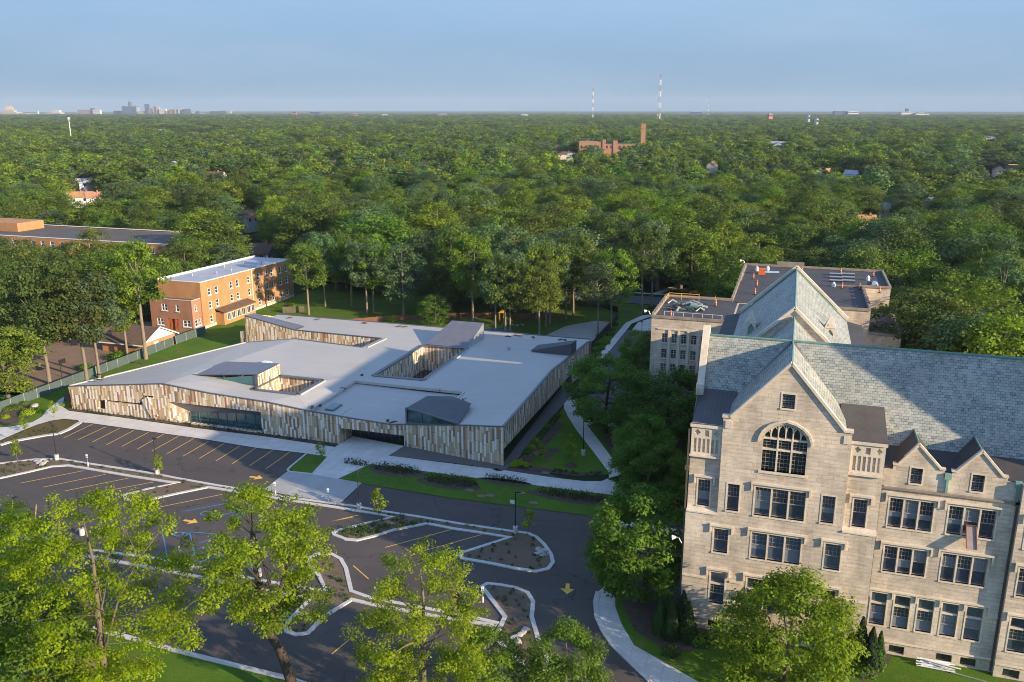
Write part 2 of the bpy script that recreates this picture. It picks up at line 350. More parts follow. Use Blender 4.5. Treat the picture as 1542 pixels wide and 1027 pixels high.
M = dict(
 clad=cladding(), asphalt=asphalt(), conc=concrete('pale_concrete', (.62, .60, .56)), pad=concrete('old_concrete', (.40, .39, .37), 3.6),
 dconc=concrete('grey_pavers', (.15, .14, .135), .6, .02), kerb=plain('kerb_concrete', (.56, .54, .50), .85, .16, .5, 5),
 lawn=grass('lawn_grass', (.050, .110, .010), (.110, .200, .018), (.135, .165, .035)), park=grass('park_grass', (.045, .10, .012), (.12, .19, .025), (.11, .085, .045)),
 forest=grass('forest_floor', (.020, .034, .010), (.045, .062, .018), (.05, .042, .026)), mulch=plain('mulch', (.085, .060, .042), .95, .45, 1.2, 12), dirt=plain('dirt', (.23, .155, .105), .95, .25, .25, 5),
 soil=grass('bed_soil', (.13, .095, .065), (.22, .165, .115), (.07, .085, .03)), tan_bed=grass('sedum_bed', (.10, .085, .035), (.15, .12, .05), (.05, .075, .02)),
 road=plain('street_asphalt', (.11, .11, .115), .9, .2, .2, 5), yellow=plain('yellow_paint', (.82, .46, .06), .7, .22, 2, 9), blue=plain('blue_paint', (.06, .24, .50), .7, .2, 2, 9),
 tpo=membrane('roof_membrane', (.475, .45, .405)), edge=plain('metal_edge', (.17, .17, .18), .45, .12, 1, 6, .5), seam=seam_metal('standing_seam', (.22, .22, .235)), darkseam=seam_metal('dark_standing_seam', (.10, .105, .115)),
 glass=glass('window_glass', (.035, .050, .075)), tglass=glass('teal_glass', (.02, .075, .075)), dglass=glass('dark_glass', (.012, .02, .024)),
 white=plain('white_paint', (.78, .77, .74), .6, .08), black=plain('black_metal', (.02, .02, .022), .5, .2), galv=plain('galvanised', (.42, .43, .44), .45, .12, metal=.5),
 stone=brick('limestone_ashlar', (.68, .56, .41), (.54, .445, .335), (.38, .315, .235), 1.05, .42, .022, .9, .46, .30, .5, (.62, .545, .44)),
 trim=plain('limestone_trim', (.66, .57, .44), .85, .22, .5, 4), dstone=plain('weathered_stone', (.27, .225, .17), .9, .35, .6, 4),
 slate=brick('slate_roof', (.38, .41, .36), (.20, .245, .235), (.035, .04, .04), .44, .29, .026, .6, .30, .18, .6, (.44, .43, .36), False),
 copper=plain('green_copper', (.19, .34, .285), .7, .3, .8, 5), tarroof=plain('dark_roofing', (.062, .058, .058), .8, .35, .25, 4), brownroof=plain('brown_roofing', (.10, .088, .075), .85, .3, .3, 4),
 sash=plain('window_sash', (.30, .27, .23), .6, .15), blind=plain('drawn_blind', (.17, .20, .235), .7, .2), darkin=plain('recess_shade', (.018, .018, .02), .9, .2),
 obrick=brick('orange_brick', (.52, .265, .10), (.40, .19, .07), (.42, .27, .15), .24, .08, .010, .9, .25, .3, .2, None), rbrick=brick('red_brick', (.44, .215, .125), (.34, .155, .09), (.38, .25, .17), .24, .08, .010, .9, .22, .3, .2),
 greyroof=plain('grey_roof', (.40, .42, .45), .7, .18, .2, 3), shingle=plain('brown_shingle', (.13, .085, .06), .9, .3, .8, 8), wood=plain('fence_wood', (.20, .085, .045), .85, .3, 1, 7),
 screen=plain('green_screen', (.07, .105, .10), .85, .2, .4, 4), bark=plain('bark', (.15, .118, .085), .95, .35, .8, 6), pbark=plain('pale_bark', (.22, .18, .13), .95, .25, .6, 5), dbark=plain('dark_bark', (.050, .040, .030), .95, .3, .8, 6),
 orange=plain('orange_plastic', (.75, .16, .03), .5, .1), yplastic=plain('yellow_plastic', (.75, .42, .03), .5, .1), blueplay=plain('blue_rubber', (.04, .15, .30), .8, .15), rock=plain('pale_rock', (.42, .40, .37), .9, .3, 1.5, 6),
 redpaint=plain('orange_door', (.52, .12, .03), .6, .1), rail=plain('copper_trim', (.13, .25, .22), .7, .25),
 lf_mid=leaves('broadleaf', (.036, .072, .012), (.195, .275, .042), .022, .28), lf_blue=leaves('bluish_leaf', (.042, .084, .034), (.160, .245, .105), .012, .28), lf_green=leaves('green_leaf', (.060, .115, .008), (.27, .36, .024), .008, .38, .2), lf_dark=leaves('dark_leaf', (.040, .090, .016), (.145, .245, .040), .015, .30, .6),
 lf_lime=leaves('lime_leaf', (.16, .25, .012), (.46, .58, .030), .005, .35, .15), lf_front=leaves('sunny_leaf', (.078, .135, .008), (.335, .43, .024), .008, .42, .2), lf_maple=leaves('maple_leaf', (.040, .098, .010), (.165, .280, .030), .008, .32, .35), lf_con=leaves('conifer_leaf', (.020, .050, .012), (.055, .115, .022), .01, .12),
 lf_grass=leaves('tall_grass', (.030, .055, .018), (.085, .125, .035), .02),
)

# ------------------------------------------------------------------ the ground, roads and paving
b = MB()
for i in range(-10, 10):
    for j in range(-4, 16): b.face([(i * 2000, j * 2000, 0), (i * 2000 + 2000, j * 2000, 0), (i * 2000 + 2000, j * 2000 + 2000, 0), (i * 2000, j * 2000 + 2000, 0)])
struct(b, 'ground', M['forest'])
Z_AS, Z_LAWN, Z_CONC = .03, .09, .12
b = MB(); b.flat([(-230, 44), (16, 44), (10, 92), (-6, 108), (-34, 121), (-230, 132)], Z_AS); struct(b, 'parking_lot', M['asphalt'])
b = MB(); b.flat([(-120, 247), (60, 247), (60, 258), (-120, 258)], .04); struct(b, 'street', M['road'])
b = MB(); b.flat([(-120, 261.5), (60, 261.5), (60, 263.2), (-120, 263.2)], .06); b.flat([(-40, 263.2), (-37.5, 263.2), (-30, 285), (-33, 285)], .06); struct(b, 'street_pavement', M['conc'])
b = MB(); b.flat([(-139.6, 120), (-139.6, 184), (-205, 184), (-240, 128), (-139.6, 100)], .03); struct(b, 'dirt_yard', M['dirt'])
b = MB(); b.flat([(-139.8, 106), (-139.8, 125), (-215, 118), (-215, 106)], .05); struct(b, 'yard_grass', M['park'])
b = MB(); b.flat([(-139.5, 140), (-100, 180), (-40.5, 181), (-38, 246), (-143, 246), (-143, 178)], .03); struct(b, 'play_lawn', M['park'])
b = MB(); b.flat([(-139.3, 114), (-128.2, 121), (-113.5, 158), (-120, 168), (-121.5, 176), (-117, 185), (-143, 228), (-143, 178)], .05); struct(b, 'side_lawn', M['lawn'])
# front lawns
WALKTOP = [(559, 699), (584.6, 687), (680, 699), (762.8, 709.5), (830.5, 719.9), (879, 725.5), (905.7, 725.5), (917, 720.8)]
WALKBOT = [(962, 753), (919.8, 746.2), (792.8, 730), (680, 716), (558, 699.5)]
b = MB(); b.flat(GP([(558, 699), (680, 716), (792.8, 730), (919.8, 746.2), (975, 755), (1010, 800), (930, 785), (879.6, 776.2), (680, 750.8), (545, 728.5), (509, 722)]), Z_LAWN)
b.flat(GP([(849, 614), (860, 631), (879.7, 659.7), (915, 710.5), (913, 716), (868, 717), (800, 709), (772, 700), (812, 663), (835, 632)]), Z_LAWN)
b.flat(GP([(462.3, 683.7), (492.4, 688.4), (468.9, 714.3), (434, 708.4), (437, 702)]), Z_LAWN)
b.flat(GP([(-120, 700), (0, 643), (32.5, 643.3), (63, 628.2), (81, 609.5), (94, 602), (100, 590), (60, 600), (-150, 650)]), Z_LAWN)
b.flat(GP([(-150, 905), (150, 952), (290, 990), (440, 1027), (520, 1055), (500, 1200), (-300, 1200)]), Z_LAWN)
b.flat(GP([(926, 899), (926, 915), (936, 942), (955, 973), (1050, 1027), (1160, 1090), (1560, 1140), (1800, 1060), (1334, 975), (1030, 945), (1020, 905), (980, 890)]), Z_LAWN)
b.flat(GP([(940, 720), (879, 660), (850, 612), (1040, 640), (1040, 760)]), Z_LAWN - .02)
struct(b, 'lawn', M['lawn'])
b = MB(); b.flat(GP([(905, 660), (975, 640), (1030, 660), (1030, 740), (950, 720)]), Z_LAWN + .02); b.flat(GP([(935, 905), (1030, 905), (1080, 975), (1010, 985), (955, 950)]), Z_LAWN + .02)
b.flat(GP([(836, 634), (806, 664), (776, 698), (796, 700), (826, 668), (850, 640)]), Z_LAWN + .02); b.flat(GP([(1295, 955), (1345, 975), (1335, 1010), (1300, 1027), (1275, 1010)]), Z_LAWN + .02)
b.flat(GP([(772, 702), (800, 709), (868, 718), (908, 716), (906, 712), (868, 712), (805, 704), (779, 699)]), Z_LAWN + .024)
b.flat(GP([(0, 610), (28, 605), (56, 612), (48, 628), (20, 640), (-30, 640)]), Z_LAWN + .02)
b.flat(GP([(99, 590), (96, 612), (104, 618.5), (124, 621), (250, 638), (400, 657), (504, 673.5), (512, 670), (330, 640), (116, 607)]), Z_LAWN + .02)
for q in ((860, 702), (823, 686), (834, 679), (752, 706)): x, y = G(*q); b.flat([(x + 1.1 * math.cos(a), y + 1.1 * math.sin(a)) for a in np.linspace(0, 6.28, 14)[:-1]], Z_LAWN + .03)
for x0, y0, r0, r1 in ((597, 711, 5.0, 1.8), (679, 729, 5.2, 1.9), (762, 727, 4.2, 1.1), (868, 751, 7, 1.8)):
    x, y = G(x0, y0); b.flat([(x + r0 * math.cos(a) * (1 + .12 * math.sin(3 * a + x)), y + r1 * math.sin(a)) for a in np.linspace(0, 6.28, 20)[:-1]], Z_LAWN + .03)
struct(b, 'mulch_bed', M['mulch'])
b = MB()
for q in ((707, 739), (725, 748), (738, 747), (784, 743), (803, 758), (821, 713)): x, y = G(*q); b.flat([(x + .75 * math.cos(a), y + .5 * math.sin(a)) for a in np.linspace(0, 6.28, 12)[:-1]], Z_LAWN + .035)
struct(b, 'bare_soil_patch', M['dirt'])
# concrete
SIDE = [(94, 613), (104, 619.5), (124, 622), (179, 629), (250, 639), (295, 645.6), (400, 658.3), (504.6, 674), (511.6, 669), (531, 657.8), (608.8, 672.5), (584.6, 687)] + WALKTOP[2:]
b = MB(); b.flat(GP(SIDE + WALKBOT + [(509, 722), (545, 728.4), (513, 758.5), (435, 747), (397, 738.5), (433, 711), (468.9, 714.6), (492.6, 688.6), (462, 683.7), (384.4, 675), (300, 661), (200, 647), (137, 638), (120, 636.5), (117, 633.5), (97, 631.5), (78, 634), (57, 640), (32, 650), (0, 664), (-140, 720), (-140, 705), (0, 644), (16, 643.4), (32.5, 640.5), (49, 636.4), (63.4, 628.2), (70, 619.3), (81.3, 609.5), (90, 602), (97, 598)]), Z_CONC)
b.flat(GP([(849, 614.5), (855, 627.7), (868, 648.4), (887, 672.8), (905.7, 697.3), (917, 713), (917, 721), (935, 716), (926.4, 697.3), (905.7, 669), (879.4, 635.2), (868, 616.4), (875, 590), (860, 590), (850, 596)]), Z_CONC + .004)
b.flat(GP([(868, 634), (900, 632), (930, 640), (930, 646), (900, 640), (874, 641)]), Z_CONC + .008)
b.flat(GP([(900.5, 892.5), (897, 907), (899, 929.5), (909, 951.6), (924, 973), (980, 1027), (1050, 1085), (1110, 1060), (1050, 1027), (954.8, 973), (936.3, 941.8), (926.4, 914.7), (926.4, 897.4), (915, 880)]), Z_CONC)
b.flat([(-40.6, 184), (-38.9, 184), (-38.9, 222), (-36, 230), (-33, 233.5), (-24, 233.5), (-24, 235.5), (-34, 235.5), (-38, 232), (-40.6, 222)], Z_CONC)
b.flat([(-37.6, 215), (-24.5, 215), (-24.5, 232), (-34, 232), (-37.6, 224)], Z_CONC - .02)
struct(b, 'pavement', M['conc'])
b = MB(); b.flat(GP([(433.5, 711.5), (470, 715), (509, 722), (545, 728.4), (513, 758.2), (470, 752), (435, 746.8), (397, 738.5)]), Z_CONC + .006); struct(b, 'drop_off_pad', M['pad'])
b = MB(); b.flat([(-38.8, 130), (-38.8, 215), (-24.5, 215), (-24.5, 130)], .06); struct(b, 'service_yard', M['road'])
b = MB(); b.flat(GP([(760, 709), (773, 699.5), (849, 609.5), (868, 585), (845, 585), (756, 700), (609, 672.3), (584.8, 687), (680, 698)]), Z_CONC + .006); struct(b, 'paved_strip', M['dconc'])
b = MB(); x0, y0 = -52, 214
b.flat([(-62, 187), (-58, 186), (-50, 184.5), (-43.6, 184), (-44, 222), (-49, 222), (-55, 214), (-57, 204), (-59, 196)], .07); struct(b, 'back_path', M['pad'])
b = MB(); b.flat([(-108, 186), (-98, 189), (-84, 188), (-78, 192), (-86, 199), (-100, 198), (-112, 193)], .07); struct(b, 'play_gravel', M['dconc'])
b = MB(); b.flat([(-92, 190), (-82, 188.5), (-80, 196), (-84, 203), (-90, 201)], .09); b.flat([(-78.5, 196), (-74, 193), (-65, 202), (-67, 206), (-73, 206)], .09); struct(b, 'play_surface', M['blueplay'])

# parking islands: kerb ring and planted soil
def inset(poly, d):
    A = sum(poly[i][0] * poly[(i + 1) % len(poly)][1] - poly[(i + 1) % len(poly)][0] * poly[i][1] for i in range(len(poly)))
    if A < 0: poly = poly[::-1]
    out = []; n = len(poly)
    for i in range(n):
        p0, p1, p2 = Vector(poly[i - 1]), Vector(poly[i]), Vector(poly[(i + 1) % n])
        a, c = (p1 - p0).normalized(), (p2 - p1).normalized()
        na, nc = Vector((-a.y, a.x)), Vector((-c.y, c.x)); k = (na + nc)
        k = k / max(.5, k.dot(na)) if k.length > 1e-4 else na
        out.append(tuple(p1 + k * d))
    return poly, out
kb, sb = MB(), MB()
ISL = []
def island(px, w=.38, soil=.11):
    outer, inner = inset(GP(px), w); n = len(outer); ISL.append(inner)
    for i in range(n):
        a, c, d, e = outer[i], outer[(i + 1) % n], inner[(i + 1) % n], inner[i]
        kb.face([(*a, .17), (*c, .17), (*d, .17), (*e, .17)]); kb.face([(*a, 0), (*c, 0), (*c, .17), (*a, .17)]); kb.face([(*e, .17), (*d, .17), (*d, .05), (*e, .05)])
    sb.flat(inner, soil)
I1 = [(-90, 702), (0, 698), (24, 695), (54, 691.7), (91, 690.8), (130, 697.3), (179, 704.7), (236, 713.6), (268, 720), (324, 730), (362, 736.4), (399, 743), (437, 749), (500, 757.5), (534, 762), (579, 770), (632, 778), (688, 787.6), (773, 800), (795.8, 802.6), (810, 809), (822, 820), (832.8, 835.8), (835.7, 848), (828, 858.5), (808, 863), (773.6, 858), (729.3, 849), (696, 843.5), (689, 838.3), (694.8, 832), (729, 821), (763, 810.5), (725.7, 804.6), (680.6, 798), (643, 790.5), (594, 800), (565.8, 809), (537.6, 815.8), (518.8, 814), (501, 807.4), (499, 802.7), (509.4, 798), (547, 788.6), (588, 779.5), (545, 772.5), (500, 765), (420, 753), (361.7, 743), (313, 735.5), (267.6, 744.8), (230, 753.3), (201, 757.5), (186, 753), (185, 746), (221.5, 736.3), (268, 727.5), (250, 727), (195, 718.5), (122, 705.8), (101, 702.5), (78, 704), (40.7, 712.8), (0, 721.7), (-90, 738)]
I2 = [(-60, 789), (0, 796), (34, 801), (85, 813), (84, 822), (50, 817), (0, 807), (-60, 798)]
I3 = [(120, 826), (170, 832), (235, 840), (307, 856), (354, 866), (409, 876), (463, 885), (488, 889), (477, 868), (462, 850), (465, 840), (477, 833.5), (501, 834), (516, 842), (524, 856), (532, 890), (560, 900), (640, 915), (700, 926), (752, 938), (746, 945), (700, 938), (640, 928), (560, 913), (530, 906), (490, 931), (466, 956), (445, 959), (428, 953), (425, 943), (463, 904), (420, 895), (341, 880), (239, 860), (170, 847), (120, 838)]
I4 = [(722, 884), (733, 878), (756, 880.5), (779, 885), (797, 892.5), (806, 907), (804, 930), (813, 961), (835, 1010), (800, 1015), (765, 985), (742, 962), (757, 930)]
I5 = [(-140, 900), (0, 930), (150, 946), (290, 984), (440, 1021), (520, 1050), (520, 1057), (440, 1028), (290, 991), (150, 953), (0, 938), (-140, 908)]
LB = [(-140, 725), (0, 665), (32, 651), (57, 641), (78, 635), (97, 633), (117, 635), (120.5, 637), (104, 647), (88, 654), (70, 656), (40, 661.5), (16, 666), (0, 671), (-140, 740)]
for p_, w_ in ((I1, .5), (I2, .5), (I3, .5), (I4, .5), (I5, .32)): island(p_, w_)
# kerb edges along lawns
def kerbline(px, w=.3, h=.17):
    pts = GP(px)
    for a, c in zip(pts, pts[1:]): kb.bar((*a, h / 2), (*c, h / 2), w, h)
kerbline([(462, 683.5), (437, 704), (433, 708), (436, 711), (469, 714.5)]); kerbline([(0, 671), (16, 666), (40, 661.5), (70, 656), (88, 654), (104, 647), (120.5, 637)], .8)
kerbline([(900.5, 892.5), (897, 907), (899, 929.5), (909, 951.6), (924, 973), (980, 1027)], .6)
struct(kb, 'kerb', M['kerb']); struct(sb, 'planting_bed', M['soil'])
b = MB(); b.flat(GP(LB), .135); struct(b, 'sedum_bed', M['tan_bed'])

# painted markings
yb, bb = MB(), MB()
def stripe(mb, p0, p1, w=.13):
    a, c = Vector(G(*p0)), Vector(G(*p1)); d = (c - a).normalized(); n_ = Vector((-d.y, d.x)) * w / 2
    mb.face([(*(a - n_), Z_AS + .006), (*(c - n_), Z_AS + .006), (*(c + n_), Z_AS + .006), (*(a + n_), Z_AS + .006)])
c6 = lambda x, y: (x * .34076, 600 + y * .34076)
for a, c in [((282, 175), (408, 115)), ((345, 183), (470, 125)), ((409, 193), (530, 132)), ((471, 205), (593, 141)), ((538, 213), (657, 150)), ((606, 225), (724, 158)), ((671, 233), (788, 168)), ((738, 245), (856, 178)), ((809, 256), (922, 190)), ((881, 266), (990, 200)), ((954, 277), (1061, 210)), ((1027, 289), (1132, 219)), ((1102, 299), (1206, 229)), ((1176, 311), (1280, 238)),
             ((90, 375), (370, 320)), ((190, 393), (468, 336)), ((285, 410), (572, 352)), ((390, 424), (680, 370)), ((700, 482), (985, 424)), ((58, 450), (45, 568)), ((161, 470), (152, 585)), ((264, 490), (260, 610)), ((612, 590), (615, 680)),
             ((1240, 690), (1262, 785)), ((1470, 543), (1560, 525)), ((720, 720), (610, 790)), ((860, 790), (700, 880)), ((950, 815), (815, 935)), ((1060, 822), (913, 955)), ((1158, 850), (1015, 982)), ((1260, 870), (1125, 1003)),
             ((140, 650), (60, 700))]:
    stripe(yb, c6(*a), c6(*c), .14)
c3 = lambda x, y: (500 + x / 5.317, 640 + y / 5.317)
for a, c in [((425, 982), (955, 838)), ((680, 1025), (1200, 878)), ((0, 772), (210, 722))]: stripe(yb, c3(*a), c3(*c), .14)
for a, c in [((690, 858), (705, 864)), ((532, 852), (555, 872)), ((610, 826), (625, 836)), ((670, 880), (690, 900)), ((530, 960), (500, 985)), ((560, 965), (535, 990))]: stripe(yb, a, c, .14)
for a, c in [((810, 500), (1050, 455)), ((930, 525), (1190, 470)), ((715, 570), (740, 708)), ((838, 590), (868, 730)), ((955, 600), (998, 757)), ((1095, 680), (1125, 780)), ((880, 640), (935, 620)), ((870, 668), (940, 645)), ((865, 695), (960, 657)), ((880, 725), (975, 690)), ((940, 745), (985, 728)), ((838, 590), (955, 600))]: stripe(bb, c6(*a), c6(*c), .14)
# wheelchair symbols: ring, back and seat bars
for q in ((905, 508), (1065, 515), (790, 600), (1050, 500)):
    x, y = G(*c6(*q))
    for k in range(10):
        a0, a1 = k * .55, (k + 1) * .55; bb.face([(x + r * math.cos(a), y + r * math.sin(a), Z_AS + .006) for r, a in ((.5, a0), (.66, a0), (.66, a1), (.5, a1))])
    bb.box(x + .3, x + 1.2, y + .5, y + .66, Z_AS + .001, Z_AS + .007); bb.box(x + 1.1, x + 1.24, y - .2, y + .45, Z_AS + .001, Z_AS + .0075)
def arrow(q0, q1, w):
    a, c = Vector(G(*q0)), Vector(G(*q1)); L = (c - a).length; d = (c - a) / L; n_ = Vector((-d.y, d.x))
    f = lambda s, t: (*(a + d * (s * L) + n_ * (t * w)), Z_AS + .006)
    yb.face([f(0, -.28), f(.5, -.28), f(.5, .28), f(0, .28)]); yb.face([f(.5, -1), f(1, 0), f(.5, 1)])
arrow((376, 718), (396, 720.5), .85); arrow((277, 783.5), (298, 787), .85); arrow((855, 879), (854, 895), .85)
struct(yb, 'yellow_markings', M['yellow']); struct(bb, 'blue_markings', M['blue'])
# ------------------------------------------------------------------ stone academy building
def rect(u0, u1, z0, z1): return [(u0, z0), (u1, z0), (u1, z1), (u0, z1)]
def planeY(y): return lambda u, z: (u, y, z)
def planeX(x): return lambda u, z: (x, u, z)
def window(parent, y, u0, u1, z0, z1, lights=1, hood=True, transom=None, depth=.32, rail=.5, grid='top', sill=True, mw=.15):
    """stone mullions and metal sashes in a facade that faces -Y"""
    rnd = random.Random(int((u0 * 13.7 + z0 * 7.3) * 100))
    f = MB(); yb_ = y + depth; w = (u1 - u0 - mw * (lights - 1)) / lights; glb, bls = MB(), []
    for k in range(lights):
        a = u0 + k * (w + mw); c = a + w
        if k: f.box(a - mw, a, y + .03, yb_ + .04, z0, z1, 0)
        sy = yb_ - .03
        zt = z1
        if transom: f.box(a, c, y + .1, yb_ + .02, transom - .09, transom + .09, 0); zt = transom - .09
        for (p0, p1) in ((a, a + .06), (c - .06, c)): f.box(p0, p1, sy - .05, sy + .05, z0, z1, 1)
        for zz in (z0 + .04, zt - .04): f.box(a + .06, c - .06, sy - .05, sy + .05, zz - .04, zz + .04, 1)
        zm = z0 + (zt - z0) * rail; f.box(a + .06, c - .06, sy - .07, sy + .05, zm - .04, zm + .04, 1)
        g0, g1 = (zm, zt) if grid == 'top' else (z0, zt)
        nv = 4 if w > 1.15 else 3; nh = 3 if grid == 'top' else 6
        for i in range(1, nv): x = a + w * i / nv; f.box(x - .016, x + .016, sy - .03, sy + .01, g0, g1, 1)
        for i in range(1, nh): z = g0 + (g1 - g0) * i / nh; f.box(a + .06, c - .06, sy - .026, sy + .008, z - .016, z + .016, 1)
        glb.box(a, c, sy + .02, sy + .04, z0, z1, 0, skip='kblrt')
        if rnd.random() < .75 and grid == 'top': zb = zm - (zm - z0) * rnd.choice((.35, .6, .95)); bl = MB(); bl.box(a + .06, c - .06, sy + .012, sy + .016, zb, zm - .04, 0, skip='kblrt'); bls.append(bl)
        if rnd.random() < .3 and grid == 'top': bl = MB(); bl.box(a + .06, c - .06, sy + .012, sy + .016, zm + .04, zt - (zt - zm) * rnd.choice((.0, .3)), 0, skip='kblrt'); bls.append(bl)
    if sill: f.box(u0 - .12, u1 + .12, y - .10, y + depth, z0 - .16, z0, 0)
    for s in (u0 - .14, u1): f.box(s, s + .14, y - .035, y + .05, z0, z1, 0)
    f.box(u0 - .14, u1 + .14, y - .035, y + .05, z1, z1 + .16, 0)
    o = f.build('window', [M['trim'], M['sash']], parent)
    glb.build('pane', M['glass'], o)
    for bl in bls: bl.build('blind', M['blind'], o)
    if hood:
        h = MB(); a, c = u0 - .45, u1 + .45
        h.box(a, c, y - .26, y + .02, z1 + .32, z1 + .52); dz = hood if hood is not True else .75
        h.box(a, a + .17, y - .22, y + .02, z1 + .32 - dz, z1 + .32); h.box(c - .17, c, y - .22, y + .02, z1 + .32 - dz, z1 + .32)
        h.build('hood_mould', M['trim'], o)
    return o

ac = thing('academy_building', 'gothic limestone academy with steep slate gables and mullioned windows', 'building', (.93, 90, 0))
XG = .93; YG = 85.6; YS = 86.1; YW = 87.0
arch = [(-1.2, 19.45), (3.06, 19.45), (3.06, 22.85), (2.85, 23.5), (2.35, 24.05), (1.7, 24.42), (.93, 24.62), (.16, 24.42), (-.49, 24.05), (-.99, 23.5), (-1.2, 22.85)]
gw = [  # gable front openings: u0,u1,z0,z1,lights,hood,transom,grid
 (.3, 1.52, 26.35, 27.82, 1, False, None, 'all'), (-4.36, -3.15, 14.55, 17.55, 1, False, None, 'top'), (-1.58, 3.36, 14.42, 17.58, 3, True, None, 'top'), (4.95, 6.18, 14.62, 17.55, 1, False, None, 'top'),
 (-5.45, -3.96, 9.56, 12.28, 1, True, None, 'top'), (-1.58, 3.33, 9.48, 12.44, 3, True, None, 'top'), (5.67, 7.2, 9.5, 12.36, 1, True, None, 'top'),
 (-5.5, -3.99, 3.46, 7.16, 1, True, 5.75, 'top'), (-1.69, 3.55, 3.42, 7.12, 3, True, 5.72, 'top'), (5.6, 7.12, 3.42, 7.12, 1, True, 5.72, 'top'), (-5.48, -4.05, .4, 1.3, 1, False, None, 'none')]
holes = [rect(*w[:4]) for w in gw] + [arch]
out = [(-8.5, 0), (10.25, 0), (10.25, 14.1), (7.1, 14.1), (7.1, 24.55), (6.35, 24.55), (.93, 30.75), (-4.45, 24.8), (-5.25, 24.8), (-5.25, 14.1), (-8.5, 14.1)]
b = MB(); b.wall(out, planeY(YG), (0, -1, 0), holes, .42)
b.box(-5.25, -5.2, YG + .01, YS, 14.1, 24.8); b.box(7.05, 7.1, YG + .01, YS, 14.1, 24.55)
b.build('front_wall', M['stone'], ac)
for w in gw:
    if w[7] == 'none':
        q = MB(); q.box(w[0], w[1], YG + .3, YG + .34, w[2], w[3]); q.build('basement_window', M['dglass'], ac); continue
    window(ac, YG, *w[:4], lights=w[4], hood=w[5], transom=w[6], depth=.36, grid=w[7])
# large traceried window in the gable
f = MB(); y0, y1 = YG + .12, YG + .42
for u in (.24, 1.62): f.box(u - .09, u + .09, y0, y1, 19.45, 23.1)
for z in (22.95, 21.77): f.box(-1.2, 3.06, y0 + .02, y1, z - .09, z + .09)
top = lambda u: 24.62 - .27 * abs(u - XG) ** 1.9 * .62 - .05
for k in range(6):
    a = -1.2 + .71 * k; c = a + .71; m_ = (a + c) / 2; zt = min(top(a + .1), top(c - .1)) - .12
    if k: f.bar((a, (y0 + y1) / 2, 22.9), (a, (y0 + y1) / 2, top(a) - .05), .12, .26, (0, 1, 0))
    for s in (-1, 1):
        pr = [(m_ + s * .33, zt - .62), (m_ + s * .28, zt - .28), (m_ + s * .13, zt - .06), (m_, zt + .03)]
        for p, q in zip(pr, pr[1:]): f.bar((p[0], y0 + .16, p[1]), (q[0], y0 + .16, q[1]), .10, .2, (0, 1, 0))
    f.face([(a + .04, y0 + .17, zt - .02), (m_, y0 + .17, zt + .03), (c - .04, y0 + .17, zt - .02), (c - .04, y0 + .17, zt + .28 if k not in (0, 5) else zt + .08), (a + .04, y0 + .17, zt + .28 if k not in (0, 5) else zt + .08)])
for k in range(3):
    a = -1.2 + (4.26 / 3) * k; w_ = 4.26 / 3
    for z0_, z1_, nh in ((19.45, 21.68, 5), (21.86, 22.86, 3)):
        for i in range(1, 4): x = a + w_ * i / 4; f.box(x - .017, x + .017, y1 - .08, y1 - .04, z0_, z1_, 1)
        for i in range(1, nh): z = z0_ + (z1_ - z0_) * i / nh; f.box(a + .09, a + w_ - .09, y1 - .085, y1 - .045, z - .017, z + .017, 1)
f.box(-1.45, 3.3, YG - .12, YG + .4, 19.2, 19.45)
o = f.build('gable_window', [M['trim'], M['sash']], ac)
q = MB(); q.flat([(0, 0)] * 0 or [(p[0], p[1]) for p in arch], 0); q.v = [(x, YG + .40, yv) for x, yv, z in q.v]; q.build('pane', M['dglass'], o)
h = MB(); hp = [(-1.62, 22.6), (-1.6, 23.0), (-1.3, 23.75), (-.7, 24.4), (.05, 24.8), (.93, 25.02), (1.81, 24.8), (2.56, 24.4), (3.16, 23.75), (3.46, 23.0), (3.48, 22.6)]
for p, q_ in zip(hp, hp[1:]): h.bar((p[0], YG - .1, p[1]), (q_[0], YG - .1, q_[1]), .24, .2, (0, 1, 0))
for p in arch[2:]: pass
h.build('hood_mould', M['trim'], o)
# recessed side bays with blind tracery
for (a, c, wx) in ((-8.42, -5.25, (-7.42, -6.17, 14.48, 17.42)), (7.1, 10.32, (7.95, 9.22, 14.4, 17.4))):
    b = MB(); b.wall(rect(a, c, 14.0, 23.35), planeY(YS), (0, -1, 0), [rect(*wx)], .36)
    pw = (c - a)
    slots = [rect(a + pw * (.10 + .14 * i) , a + pw * (.10 + .14 * i) + pw * .085, 20.5, 22.05) for i in range(6)]
    qf = [[(a + pw * t + .27 * math.cos(th) * (1 + .25 * math.cos(4 * th)), 22.7 + .27 * math.sin(th) * (1 + .25 * math.cos(4 * th))) for th in np.linspace(0, 6.2832, 17)[:-1]] for t in (.2, .82)]
    t_ = [rect(a + pw * .43, a + pw * .57, 22.3, 23.0)]
    tr = MB(); tr.wall(rect(a + .04, c - .04, 20.24, 23.3), planeY(YS - .16), (0, -1, 0), slots + qf + t_, .14)
    tr.box(a - .06, c + .06, YS - .34, YS + .02, 20.02, 20.22); tr.box(a - .1, c + .1, YS - .36, YS + .1, 23.3, 23.62)
    b.build('bay_wall', M['stone'], ac); tr.build('tracery_panel', M['trim'], ac)
    l = MB(); l.face([(a, YG - .14, 14.0), (c, YG - .14, 14.0), (c, YS, 14.3), (a, YS, 14.3)]); l.box(a, c, YG - .14, YG + .1, 13.84, 14.0); l.build('ledge', M['trim'], ac)
    window(ac, YS, *wx, lights=1, hood=True, depth=.36)
b = MB()
for u0, u1 in ((-8.5, -6.0), (-3.5, -2.25), (4.1, 5.1), (7.7, 10.25)): b.box(u0, u1, YG - .12, YG + .04, 6.25, 6.45)
